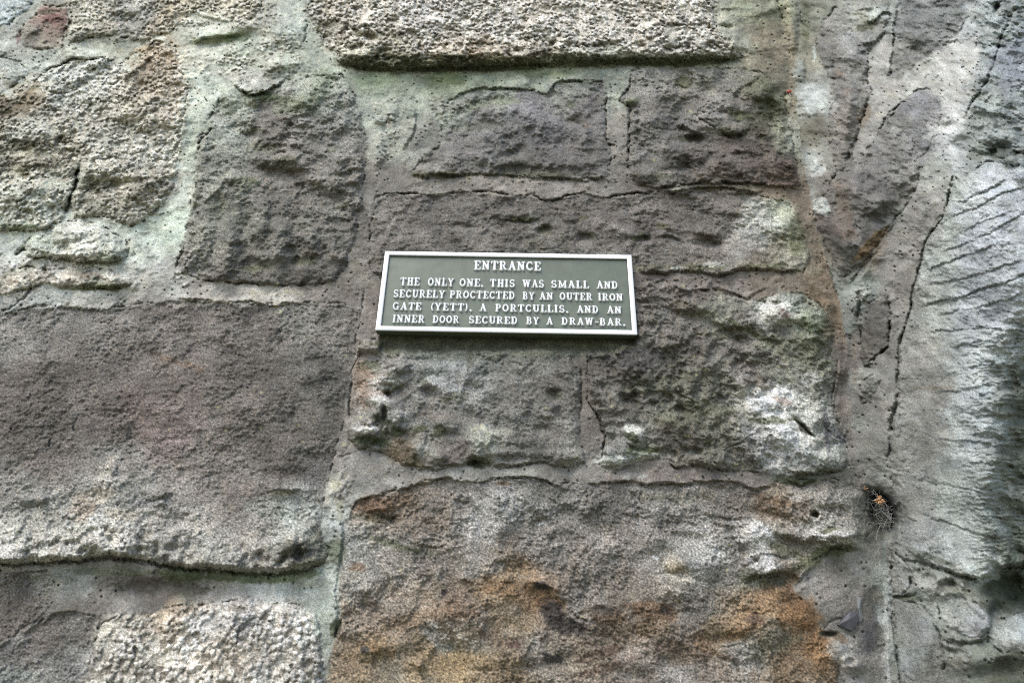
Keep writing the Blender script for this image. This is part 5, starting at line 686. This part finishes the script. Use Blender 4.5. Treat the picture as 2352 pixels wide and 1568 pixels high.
def mesh_np(name, verts, faces, mat, parent=None, col=None, smooth=True, attr=None):
    me = bpy.data.meshes.new(name)
    k = faces.shape[1]
    me.vertices.add(len(verts)); me.vertices.foreach_set('co', np.ascontiguousarray(verts, F32).ravel())
    me.loops.add(faces.size); me.loops.foreach_set('vertex_index', faces.ravel().astype(np.int32))
    me.polygons.add(len(faces)); me.polygons.foreach_set('loop_start', np.arange(0, faces.size, k, dtype=np.int32))
    me.update(calc_edges=True)
    if smooth: me.polygons.foreach_set('use_smooth', np.ones(len(faces), bool))
    if col is not None:
        a = me.attributes.new("Col", 'FLOAT_COLOR', 'POINT')
        a.data.foreach_set('color', np.concatenate([col, np.ones((len(col), 1), F32)], 1).ravel())
    if attr is not None:
        a = me.attributes.new("top", 'FLOAT', 'POINT'); a.data.foreach_set('value', attr.astype(F32))
    me.materials.append(mat)
    o = bpy.data.objects.new(name, me)
    return link(o, parent)

wall = thing("castle_wall", "old rubble stone wall of weathered sandstone blocks behind the plaque", "wall")
corner = thing("adjoining_wall", "pale lichened wall swinging forward beside the corner joint", "wall")
order = np.argsort(fid, kind='stable'); sf = fid[order]
cuts = np.searchsorted(sf, np.arange(NS + 3))
for k in range(NS + 2):
    fs = quads[order[cuts[k]:cuts[k + 1]]]
    if not len(fs): continue
    uq, inv = np.unique(fs.ravel(), return_inverse=True)
    par = (wall, corner)[wall_of[k]] if k < NS else (wall, corner)[k - NS]
    o = mesh_np("stone" if k < NS else "mortar", Pf[uq], inv.reshape(-1, 4), M_STONE, par, Af[uq])
    if k < NS and S[k]['label']: o['label'] = S[k]['label']

# the body of the wall behind its face
def box_mesh(name, lo, hi, mat, parent=None, bev=0.0):
    import bmesh
    bm = bmesh.new(); bmesh.ops.create_cube(bm, size=1)
    for v in bm.verts: v.co = Vector([(lo[i] + hi[i]) / 2 + v.co[i] * (hi[i] - lo[i]) for i in range(3)])
    if bev: bmesh.ops.bevel(bm, geom=bm.edges[:], offset=bev, segments=3, affect='EDGES', profile=.5)
    me = bpy.data.meshes.new(name); bm.to_mesh(me); bm.free(); me.materials.append(mat)
    o = bpy.data.objects.new(name, me)
    return link(o, parent)

def core_mat(nt, b):
    tc = N(nt, 'ShaderNodeTexCoord')
    n1 = N(nt, 'ShaderNodeTexNoise'); n1.inputs['Scale'].default_value = 6; n1.inputs['Detail'].default_value = 9; n1.inputs['Roughness'].default_value = .7
    cr = N(nt, 'ShaderNodeValToRGB'); cr.color_ramp.elements[0].color = (.10, .095, .075, 1); cr.color_ramp.elements[1].color = (.34, .33, .28, 1)
    cr.color_ramp.elements[0].position = .35; cr.color_ramp.elements[1].position = .65
    nt.links.new(tc.outputs['Object'], n1.inputs['Vector']); nt.links.new(n1.outputs['Fac'], cr.inputs[0]); nt.links.new(cr.outputs[0], b.inputs['Base Color'])
    bp = N(nt, 'ShaderNodeBump'); bp.inputs['Distance'].default_value = .03
    nt.links.new(n1.outputs['Fac'], bp.inputs['Height']); nt.links.new(bp.outputs[0], b.inputs['Normal'])
    b.inputs['Roughness'].default_value = .9
M_CORE = node_mat("wall_core_stone", core_mat)
box_mesh("wall_core", (-5.0, .10, -2.3), (5.0, .9, 4.2), M_CORE, wall)

def ground_mat(nt, b):
    tc = N(nt, 'ShaderNodeTexCoord')
    n1 = N(nt, 'ShaderNodeTexNoise'); n1.inputs['Scale'].default_value = 12; n1.inputs['Detail'].default_value = 8
    cr = N(nt, 'ShaderNodeValToRGB'); cr.color_ramp.elements[0].color = (.13, .135, .085, 1); cr.color_ramp.elements[1].color = (.27, .26, .19, 1)
    nt.links.new(tc.outputs['Object'], n1.inputs['Vector']); nt.links.new(n1.outputs['Fac'], cr.inputs[0]); nt.links.new(cr.outputs[0], b.inputs['Base Color'])
    b.inputs['Roughness'].default_value = .95
M_GROUND = node_mat("grassy_ground", ground_mat)
gv = np.array([(-60, -60, -2.3), (60, -60, -2.3), (60, 60, -2.3), (-60, 60, -2.3)], F32)
g = mesh_np("ground", gv, np.array([[0, 1, 2, 3]]), M_GROUND, None, smooth=False); g['kind'] = 'structure'

# ---------------------------------------------------------------- the plaque
def paint_mat(base, rough, dirt, bscale):
    def f(nt, b):
        tc = N(nt, 'ShaderNodeTexCoord')
        n1 = N(nt, 'ShaderNodeTexNoise'); n1.inputs['Scale'].default_value = bscale; n1.inputs['Detail'].default_value = 6; n1.inputs['Roughness'].default_value = .65
        n2 = N(nt, 'ShaderNodeTexVoronoi'); n2.inputs['Scale'].default_value = 110
        cr = N(nt, 'ShaderNodeValToRGB')
        cr.color_ramp.elements[0].position = .32; cr.color_ramp.elements[1].position = .68
        cr.color_ramp.elements[0].color = tuple(x * (1 - dirt) for x in base) + (1,); cr.color_ramp.elements[1].color = tuple(min(1, x * (1 + dirt)) for x in base) + (1,)
        fl = N(nt, 'ShaderNodeMath', operation='LESS_THAN'); fl.inputs[1].default_value = .055
        mx = N(nt, 'ShaderNodeMix', data_type='RGBA'); mx.inputs[7].default_value = tuple(min(.8, x * 2.2 + .05) for x in base) + (1,)
        for n in (n1, n2): nt.links.new(tc.outputs['Object'], n.inputs['Vector'])
        nt.links.new(n1.outputs['Fac'], cr.inputs[0]); nt.links.new(n2.outputs['Distance'], fl.inputs[0])
        nt.links.new(fl.outputs[0], mx.inputs[0]); nt.links.new(cr.outputs[0], mx.inputs[6]); nt.links.new(mx.outputs[2], b.inputs['Base Color'])
        rr_ = N(nt, 'ShaderNodeMapRange'); rr_.inputs['To Min'].default_value = rough * .75; rr_.inputs['To Max'].default_value = rough * 1.3
        nt.links.new(n1.outputs['Fac'], rr_.inputs['Value']); nt.links.new(rr_.outputs[0], b.inputs['Roughness'])
        bp = N(nt, 'ShaderNodeBump'); bp.inputs['Strength'].default_value = .25; bp.inputs['Distance'].default_value = .0008
        nt.links.new(n1.outputs['Fac'], bp.inputs['Height']); nt.links.new(bp.outputs[0], b.inputs['Normal'])
    return f
GREEN = (.110, .128, .090)
M_GREEN = node_mat("green_painted_metal", paint_mat(GREEN, .34, .10, 26))
M_WHITE = node_mat("white_painted_metal", paint_mat((.80, .80, .82), .45, .04, 60))

def letter_mat(nt, b):
    at = N(nt, 'ShaderNodeAttribute', attribute_name="top")
    tc = N(nt, 'ShaderNodeTexCoord')
    n1 = N(nt, 'ShaderNodeTexNoise'); n1.inputs['Scale'].default_value = 400; n1.inputs['Detail'].default_value = 4
    ad = N(nt, 'ShaderNodeMath', operation='MULTIPLY_ADD'); ad.inputs[1].default_value = .35; ad.inputs[2].default_value = -.17
    a2 = N(nt, 'ShaderNodeMath', operation='ADD')
    mr = N(nt, 'ShaderNodeMapRange'); mr.inputs['From Min'].default_value = .12; mr.inputs['From Max'].default_value = .38
    mx = N(nt, 'ShaderNodeMix', data_type='RGBA'); mx.inputs[6].default_value = (.085, .10, .065, 1); mx.inputs[7].default_value = (.68, .69, .68, 1)
    nt.links.new(tc.outputs['Object'], n1.inputs['Vector']); nt.links.new(n1.outputs['Fac'], ad.inputs[0])
    nt.links.new(ad.outputs[0], a2.inputs[0]); nt.links.new(at.outputs['Fac'], a2.inputs[1])
    nt.links.new(a2.outputs[0], mr.inputs['Value']); nt.links.new(mr.outputs[0], mx.inputs[0]); nt.links.new(mx.outputs[2], b.inputs['Base Color'])
    b.inputs['Roughness'].default_value = .42
M_LETTER = node_mat("raised_letter_paint", letter_mat)

PW, PH = .50, .1829
plaque = thing("plaque", "green cast metal plaque with raised white lettering and white border", "plaque", (0, .014, -PH / 2))
def local(o):                                            # parts carry world-space geometry; shift them under the thing's base
    o.matrix_parent_inverse = o.parent.matrix_world.inverted()
def rrect(hw, hh, r, n=5):
    out = []
    for cx, cz, a0 in ((hw - r, hh - r, 0), (-hw + r, hh - r, 90), (-hw + r, -hh + r, 180), (hw - r, -hh + r, 270)):
        for k in range(n + 1):
            a = math.radians(a0 + 90 * k / n); out.append((cx + r * math.cos(a), cz + r * math.sin(a)))
    return out
# border: swept profile round the plate (offset inwards, y)
prof = [(0, .0165), (0, .0016), (.0005, .0004), (.0012, 0), (.0086, 0), (.0095, .0006), (.0099, .0018), (.0101, .0052)]
rings = []
for off, y in prof:
    rings.append([(x, y, z) for x, z in rrect(PW / 2 - off, PH / 2 - off, max(.0022 - off, .0006))])
nr = len(rings[0])
fv = np.array([p for r in rings for p in r], F32)
jit = _rng.normal(0, .00012, fv.shape).astype(F32); fv += jit * (fv[:, 1:2] < .003)
ff = np.array([[a * nr + i, a * nr + (i + 1) % nr, (a + 1) * nr + (i + 1) % nr, (a + 1) * nr + i] for a in range(len(prof) - 1) for i in range(nr)])
M_SIDE = node_mat("dark_green_edge_paint", paint_mat((.05, .062, .035), .6, .2, 60))
fr = mesh_np("border", fv, ff[:, ::-1], M_WHITE, plaque, smooth=False); local(fr)
fr.data.materials.append(M_SIDE)
mi = np.zeros(len(ff), np.int32); mi[:nr] = 1; mi[-nr:] = 1
fr.data.polygons.foreach_set('material_index', mi)
# plate, very slightly uneven as cast
gx = np.linspace(-PW / 2 + .009, PW / 2 - .009, 120); gz = np.linspace(-PH / 2 + .009, PH / 2 - .009, 50)
X, Z = np.meshgrid(gx, gz)
YP = .0048 + .00035 * gn(X * 14, Z * 14, 120) + .00012 * gn(X * 60, Z * 60, 121)
pv = np.stack([X, YP, Z], -1).reshape(-1, 3)
ii = np.arange(X.size).reshape(X.shape)
pq = np.stack([ii[:-1, :-1], ii[:-1, 1:], ii[1:, 1:], ii[1:, :-1]], -1).reshape(-1, 4)
pl = mesh_np("plate", pv, pq, M_GREEN, plaque); local(pl)
bk = box_mesh("backing", (-PW / 2 + .003, .0085, -PH / 2 + .003), (PW / 2 - .003, .0330, PH / 2 - .003), M_SIDE, plaque, .001); local(bk)

# letters as stroke drawings: width, then strokes (x0, y0, x1, y1, half thickness) and arcs
TK, TN, SF = .120, .078, .070
def arc(cx, cy, rx, ry, a0, a1, r, n=12):
    ps = [(cx + rx * math.cos(math.radians(a0 + (a1 - a0) * k / n)), cy + ry * math.sin(math.radians(a0 + (a1 - a0) * k / n))) for k in range(n + 1)]
    return [(*ps[k], *ps[k + 1], r) for k in range(n)]
def ser(x, y, w=.13): return [(x - w, y, x + w, y, SF)]
lo_, hi_ = SF, 1 - SF
G = {}
G['I'] = (.42, [(.21, .06, .21, .94, TK)] + ser(.21, lo_) + ser(.21, hi_))
G['L'] = (.66, [(.20, .06, .20, .94, TK), (.05, lo_, .60, lo_, SF), (.60, lo_, .60, .24, SF)] + ser(.20, hi_))
G['T'] = (.74, [(.37, .06, .37, .94, TK), (.06, hi_, .68, hi_, SF), (.07, hi_, .06, .77, SF), (.67, hi_, .68, .77, SF)] + ser(.37, lo_))
G['E'] = (.68, [(.20, .06, .20, .94, TK), (.05, lo_, .60, lo_, SF), (.05, hi_, .58, hi_, SF), (.61, lo_, .61, .25, SF), (.59, hi_, .59, .78, SF), (.20, .51, .44, .51, SF), (.44, .41, .44, .61, .04)])
G['H'] = (.80, [(.20, .06, .20, .94, TK), (.60, .06, .60, .94, TK), (.20, .51, .60, .51, SF)] + ser(.2, lo_) + ser(.2, hi_) + ser(.6, lo_) + ser(.6, hi_))
G['N'] = (.82, [(.18, .06, .18, .94, TN), (.64, .06, .64, .94, TN), (.18, .90, .62, .12, TK)] + ser(.18, lo_, .12) + [(.03, hi_, .18, hi_, SF)] + ser(.64, hi_, .12))
G['M'] = (.98, [(.18, .06, .18, .94, TN), (.80, .06, .80, .94, TK * .9), (.20, .90, .49, .16, TK * .85), (.78, .90, .49, .16, TN), (.05, hi_, .18, hi_, SF), (.80, hi_, .93, hi_, SF)] + ser(.18, lo_, .12) + ser(.80, lo_, .13))
G['A'] = (.80, [(.40, .93, .17, .08, TN), (.40, .93, .64, .08, TK), (.24, .34, .58, .34, SF)] + ser(.15, lo_, .11) + ser(.65, lo_, .12))
G['W'] = (1.04, [(.18, .92, .33, .10, TK * .9), (.33, .10, .52, .88, TN), (.52, .88, .70, .10, TK * .9), (.70, .10, .86, .92, TN)] + ser(.16, hi_, .12) + ser(.50, hi_, .10) + ser(.87, hi_, .11))
G['Y'] = (.80, [(.40, .06, .40, .44, TK), (.17, .92, .40, .44, TK * .9), (.64, .92, .40, .44, TN)] + ser(.16, hi_, .12) + ser(.65, hi_, .11) + ser(.40, lo_))
G['O'] = (.76, arc(.38, .5, .27, .42, 0, 360, TK * .86, 22))
G['C'] = (.72, arc(.39, .5, .28, .42, 48, 312, TK * .82, 18) + [(.60, .92, .62, .70, .045), (.585, .18, .63, .28, .045)])
G['G'] = (.78, arc(.39, .5, .28, .42, 50, 300, TK * .82, 18) + [(.60, .92, .62, .70, .045), (.62, .12, .62, .42, TK * .7), (.50, .43, .73, .43, SF)])
G['D'] = (.78, [(.20, .06, .20, .94, TK), (.05, lo_, .36, lo_, SF), (.05, hi_, .36, hi_, SF)] + arc(.34, .5, .29, .445, -90, 90, TK * .78, 12))
G['P'] = (.70, [(.20, .06, .20, .94, TK), (.05, hi_, .38, hi_, SF), (.20, .47, .38, .47, SF)] + arc(.38, .71, .19, .235, -90, 90, TK * .76, 10) + ser(.2, lo_))
G['R'] = (.80, [(.20, .06, .20, .94, TK), (.05, hi_, .38, hi_, SF), (.20, .49, .40, .49, SF)] + arc(.38, .72, .19, .225, -90, 90, TK * .76, 10) + ser(.2, lo_) + [(.42, .47, .60, .14, TK * .8), (.60, .14, .66, lo_, TN), (.66, lo_, .75, .07, SF * .9)])
G['B'] = (.74, [(.20, .06, .20, .94, TK), (.05, hi_, .38, hi_, SF), (.20, .52, .40, .52, SF), (.05, lo_, .40, lo_, SF)] + arc(.37, .73, .17, .21, -90, 90, TK * .74, 10) + arc(.39, .285, .20, .235, -90, 90, TK * .76, 10))
G['U'] = (.80, [(.20, .94, .20, .36, TK), (.62, .94, .62, .36, TN)] + arc(.41, .34, .21, .27, 180, 360, TK * .74, 12) + ser(.2, hi_) + ser(.62, hi_, .12))
G['S'] = (.66, arc(.33, .71, .21, .22, 35, 270, TK * .78, 12) + arc(.33, .285, .22, .23, 90, -150, TK * .80, 12) + [(.53, .93, .54, .72, .042), (.11, .07, .10, .29, .042)])
G['('] = (.36, arc(.50, .5, .34, .60, 130, 230, TK * .66, 10))
G[')'] = (.36, arc(-.14, .5, .34, .60, 50, -50, TK * .66, 10))
G['-'] = (.42, [(.09, .46, .35, .46, .09)])
G['.'] = (.28, [(.12, .11, .19, .05, .12)])
G[','] = (.30, [(.13, .11, .17, .03, .085), (.17, .03, .10, -.10, .05)])

def glyph_mesh(ch):
    w, st = G[ch]
    n = 26.0
    x = np.arange(-.08, w + .08, 1 / n); y = np.arange(-.26, 1.14, 1 / n)
    X, Y = np.meshgrid(x, y)
    def sd(X, Y):
        b = np.full(X.shape, 9.0)
        for x0, y0, x1, y1, r in st:
            ex, ey = x1 - x0, y1 - y0
            t = np.clip(((X - x0) * ex + (Y - y0) * ey) / (ex * ex + ey * ey + 1e-9), 0, 1)
            b = np.minimum(b, np.hypot(X - x0 - t * ex, Y - y0 - t * ey) - r)
        return b
    EXT = .035                                           # draft of the casting: the foot spreads
    d = sd(X, Y) - EXT
    keepv = d < 1.05 / n
    e = 1e-3
    gx_ = (sd(X + e, Y) - sd(X - e, Y)) / (2 * e); gy_ = (sd(X, Y + e) - sd(X, Y - e)) / (2 * e)
    gl = np.maximum(np.hypot(gx_, gy_), .3)
    mv = np.where(d > -.35 / n, d, 0)
    mv = np.where(keepv, mv, 0)
    X2 = X - mv * gx_ / gl; Y2 = Y - mv * gy_ / gl
    d2 = np.where(mv != 0, 0, d)
    k = keepv[:-1, :-1] & keepv[1:, :-1] & keepv[:-1, 1:] & keepv[1:, 1:]
    i = np.arange(X.size).reshape(X.shape)
    q = np.stack([i[:-1, :-1], i[:-1, 1:], i[1:, 1:], i[1:, :-1]], -1)[k]
    hgt = ss(-d2, 0, .075)
    crown = np.clip(-d2 / .16, 0, 1) * .12
    uq, inv = np.unique(q.ravel(), return_inverse=True)
    v = np.stack([X2.ravel()[uq], -(hgt + crown).ravel()[uq], Y2.ravel()[uq]], -1)
    me = bpy.data.meshes.new("letter")
    me.from_pydata(v.tolist(), [], inv.reshape(-1, 4).tolist())
    me.polygons.foreach_set('use_smooth', np.ones(len(me.polygons), bool))
    a = me.attributes.new("top", 'FLOAT', 'POINT'); a.data.foreach_set('value', hgt.ravel()[uq].astype(F32))
    me.materials.append(M_LETTER)
    return me
GM = {c: glyph_mesh(c) for c in G}

TEXT = [[('ENTRANCE', -0.0676, 0.0665, 0.0506, 0.0212)],
 [('THE', -0.2123, -0.1737, 0.0107, 0.0184), ('ONLY', -0.1576, -0.1058, 0.0108, 0.0182), ('ONE.', -0.0951, -0.0479, 0.0108, 0.018), ('THIS', -0.0346, 0.015, 0.0109, 0.0178), ('WAS', 0.0299, 0.0728, 0.011, 0.0175), ('SMALL', 0.0866, 0.1616, 0.011, 0.0173), ('AND', 0.1767, 0.2189, 0.0111, 0.017)],
 [('SECURELY', -0.2232, -0.1218, -0.0171, 0.0176), ('PROCTECTED', -0.1129, 0.0155, -0.0169, 0.0173), ('BY', 0.0305, 0.0539, -0.0168, 0.0169), ('AN', 0.0633, 0.0903, -0.0167, 0.0168), ('OUTER', 0.103, 0.1673, -0.0166, 0.0167), ('IRON', 0.1783, 0.2269, -0.0165, 0.0165)],
 [('GATE', -0.2222, -0.166, -0.0451, 0.017), ('(YETT).', -0.1487, -0.068, -0.045, 0.0168), ('A', -0.0531, -0.0393, -0.045, 0.0166), ('PORTCULLIS.', -0.0226, 0.1194, -0.045, 0.0165), ('AND', 0.1363, 0.1782, -0.045, 0.0162), ('AN', 0.1944, 0.2226, -0.0449, 0.0161)],
 [('INNER', -0.2198, -0.1575, -0.0729, 0.0166), ('DOOR', -0.1426, -0.0908, -0.0727, 0.0164), ('SECURED', -0.0727, 0.0215, -0.0723, 0.0162), ('BY', 0.0378, 0.0629, -0.0721, 0.016), ('A', 0.0765, 0.0892, -0.072, 0.0159), ('DRAW-BAR.', 0.1058, 0.2282, -0.0717, 0.0158)]]
for ln in TEXT:
    for word, x0, x1, z, cap in ln:
        cw = [G[c][0] for c in word]
        tot = sum(cw)
        gap_t = .10 * (len(word) - 1)
        sx = min((x1 - x0) / (tot + gap_t), cap * 1.02)
        if len(word) == 1: sx = (x1 - x0) / tot
        gap = ((x1 - x0) - tot * sx) / max(1, len(word) - 1)
        x = x0
        for c, w_ in zip(word, cw):
            o = bpy.data.objects.new("letter", GM[c])
            link(o, plaque)
            o.location = (x, .0049, z); o.scale = (sx, .0042, cap)
            o.rotation_euler = (0, random.uniform(-.02, .02), 0)
            local(o)
            x += w_ * sx + gap

# ---------------------------------------------------------------- small things lodged on the wall
def at(u, v, lift=0.0):
    i = int(np.clip(np.searchsorted(va, v), 0, NV - 1)); j = int(np.clip(np.searchsorted(ua, u), 0, NU - 1))
    p = Pf[i * NU + j].astype(float); return Vector((p[0], p[1] - lift, p[2]))
def simple_mat(name, c, rough=.7, var=.3, sc=300):
    def f(nt, b):
        tc = N(nt, 'ShaderNodeTexCoord'); n1 = N(nt, 'ShaderNodeTexNoise'); n1.inputs['Scale'].default_value = sc
        cr = N(nt, 'ShaderNodeValToRGB'); cr.color_ramp.elements[0].color = tuple(x * (1 - var) for x in c) + (1,); cr.color_ramp.elements[1].color = tuple(min(.9, x * (1 + var)) for x in c) + (1,)
        nt.links.new(tc.outputs['Object'], n1.inputs['Vector']); nt.links.new(n1.outputs['Fac'], cr.inputs[0]); nt.links.new(cr.outputs[0], b.inputs['Base Color'])
        b.inputs['Roughness'].default_value = rough
    return node_mat(name, f)
M_HUSK = simple_mat("dry_husk", (.52, .30, .15)); M_WEB = simple_mat("cobweb_silk", (.34, .34, .33), .5, .1); M_SLATE = simple_mat("dark_slate", (.05, .05, .055), .6, .35, 90)
M_RED = simple_mat("red_berry_skin", (.38, .05, .03), .4, .2); M_STEM = simple_mat("dry_stem", (.45, .40, .30), .8, .2)

def tubes(name, paths, r, mat, parent=None, sides=4):
    vs, fs = [], []
    for path in paths:
        b0 = len(vs)
        for k, p in enumerate(path):
            t = (path[min(k + 1, len(path) - 1)] - path[max(k - 1, 0)]).normalized()
            a = t.orthogonal().normalized(); b = t.cross(a)
            for s in range(sides):
                an = 2 * math.pi * s / sides
                vs.append(p + (a * math.cos(an) + b * math.sin(an)) * r)
        for k in range(len(path) - 1):
            for s in range(sides):
                fs.append((b0 + k * sides + s, b0 + k * sides + (s + 1) % sides, b0 + (k + 1) * sides + (s + 1) % sides, b0 + (k + 1) * sides + s))
    me = bpy.data.meshes.new(name); me.from_pydata([tuple(v) for v in vs], [], fs); me.materials.append(mat)
    return link(bpy.data.objects.new(name, me), parent)

def at_y(u, v, y):
    d = RM @ np.array([(u - FW / 2) / FOC, -(v - FH / 2) / FOC, -1.0])
    return Vector((CAM + d * (y - CAM[1]) / d[1]).tolist())
# cobweb in the hollow
paths = []
yr = at(1985, 1190).y
for k in range(70):
    u0, v0 = random.choice([(2004, 1140), (2022, 1150), (2030, 1165), (2036, 1185), (2028, 1200), (2040, 1205), (2014, 1128), (2046, 1172)])
    p = at_y(u0 + random.gauss(0, 10), v0 + random.gauss(0, 12), yr + random.uniform(-.004, .02))
    an = random.uniform(0, 6.28); st = random.uniform(.0022, .0045); dv = Vector((math.cos(an), random.uniform(-.3, .3), math.sin(an)))
    path = [p.copy()]
    for i in range(random.randint(5, 11)):
        dv = (dv + Vector((random.gauss(0, .28), random.gauss(0, .2), random.gauss(0, .28) - .06))).normalized()
        p = p + dv * st; path.append(p.copy())
    paths.append(path)
web = tubes("cobweb", paths, .00017, M_WEB)
web['label'] = "grey cobweb strung across the dark hollow in the corner joint"; web['category'] = "cobweb"

def husk(u, v, size, n, label):
    c = at_y(u, v, yr - .004)
    t = thing("seed_husk_cluster", label, "seed husks", c)
    t['group'] = "dry orange husks caught in the cobweb"
    for k in range(n):
        d = Vector((random.gauss(0, 1), random.gauss(0, .6), random.gauss(0, 1))).normalized()
        q = d.to_track_quat('Z', 'Y').to_matrix()
        base_ = d * size * random.uniform(.1, .5); L_ = size * random.uniform(.45, .8); w_ = size * .17
        vs = [];fs = []
        for a, rr_ in ((0, .15), (.3, 1), (.65, .9), (1, .1)):
            for s in range(5):
                an = 2 * math.pi * s / 5
                vs.append(tuple(c + base_ + q @ Vector((math.cos(an) * w_ * rr_, math.sin(an) * w_ * rr_ * .6, a * L_))))
        for a in range(3):
            for s in range(5): fs.append((a * 5 + s, a * 5 + (s + 1) % 5, (a + 1) * 5 + (s + 1) % 5, (a + 1) * 5 + s))
        fs += [(4, 3, 2, 1, 0), (15, 16, 17, 18, 19)]
        me = bpy.data.meshes.new("husk"); me.from_pydata(vs, [], fs); me.materials.append(M_HUSK)
        o = bpy.data.objects.new("husk", me); link(o, t); local(o)
husk(2022, 1149, .0095, 26, "larger orange-brown clump of dry husks hanging in the cobweb")
husk(1988, 1120, .0050, 10, "smaller pale orange clump of dry husks at the top edge of the cobweb")

# red berry in the corner joint
import bmesh
def blob(name, loc, r, mat, sub=2, sq=(1, 1, 1), noise=.1):
    bm = bmesh.new(); bmesh.ops.create_icosphere(bm, subdivisions=sub, radius=r)
    for v in bm.verts: v.co = Vector((v.co.x * sq[0], v.co.y * sq[1], v.co.z * sq[2])) * (1 + random.uniform(-noise, noise))
    me = bpy.data.meshes.new(name); bm.to_mesh(me); bm.free(); me.materials.append(mat)
    me.polygons.foreach_set('use_smooth', np.ones(len(me.polygons), bool))
    o = bpy.data.objects.new(name, me); o.location = loc; return o
bt = thing("berry", "tiny red berry lodged in the joint between the two walls", "berry", at(1810, 212, .004))
o = blob("flesh", (0, 0, 0), .0052, M_RED, 2, (1.1, .8, .85), .03); link(o, bt)
o = tubes("stalk", [[Vector((0, 0, -.003)), Vector((.0005, .001, -.009)), Vector((.002, .002, -.014))]], .0008, M_STEM, bt)

# slate chips pinned in the mortar
def chip(pts, lift, th, label, mat=None):
    c = at(*np.mean(pts, 0), lift)
    t = thing("slate_chip", label, "slate chip", c); t['group'] = "dark slate chips in the lower mortar"
    fr_ = [at(*p, 0) for p in pts]
    ymin = min(p.y for p in fr_)
    fr_ = [Vector((p.x, ymin - lift + random.uniform(-.0015, .0015), p.z)) for p in fr_]
    bm = bmesh.new()
    a = [bm.verts.new(p) for p in fr_]; b = [bm.verts.new(p + Vector((0, th, 0.001))) for p in fr_]
    mid_ = bm.verts.new(sum(fr_, Vector()) / len(fr_) + Vector((-.003, -.0045, .002)))
    for i in range(len(a)): bm.faces.new((a[i], a[(i + 1) % len(a)], mid_))
    bm.faces.new(b[::-1])
    n = len(a)
    for i in range(n): bm.faces.new((a[i], b[i], b[(i + 1) % n], a[(i + 1) % n]))
    bmesh.ops.recalc_face_normals(bm, faces=bm.faces[:])
    bmesh.ops.bevel(bm, geom=bm.edges[:], offset=.0006, segments=1, affect='EDGES')
    me = bpy.data.meshes.new("slate_flake"); bm.to_mesh(me); bm.free(); me.materials.append(mat or M_SLATE)
    o = bpy.data.objects.new("slate_flake", me); link(o, t); local(o)
M_CHIP2 = simple_mat("grey_slate", (.15, .15, .145), .75, .3, 90)
chip([(1921, 1434), (1935, 1414), (1947, 1402), (1964, 1408), (1967, 1428), (1951, 1448), (1938, 1442)], .004, .020, "dark flat slate chip jutting from the lower mortar")
chip([(1962, 1368), (1973, 1371), (1974, 1400), (1978, 1416), (1975, 1428), (1968, 1426), (1970, 1410), (1964, 1394)], .002, .018, "narrow grey slate sliver standing beside the wider dark chip", M_CHIP2)
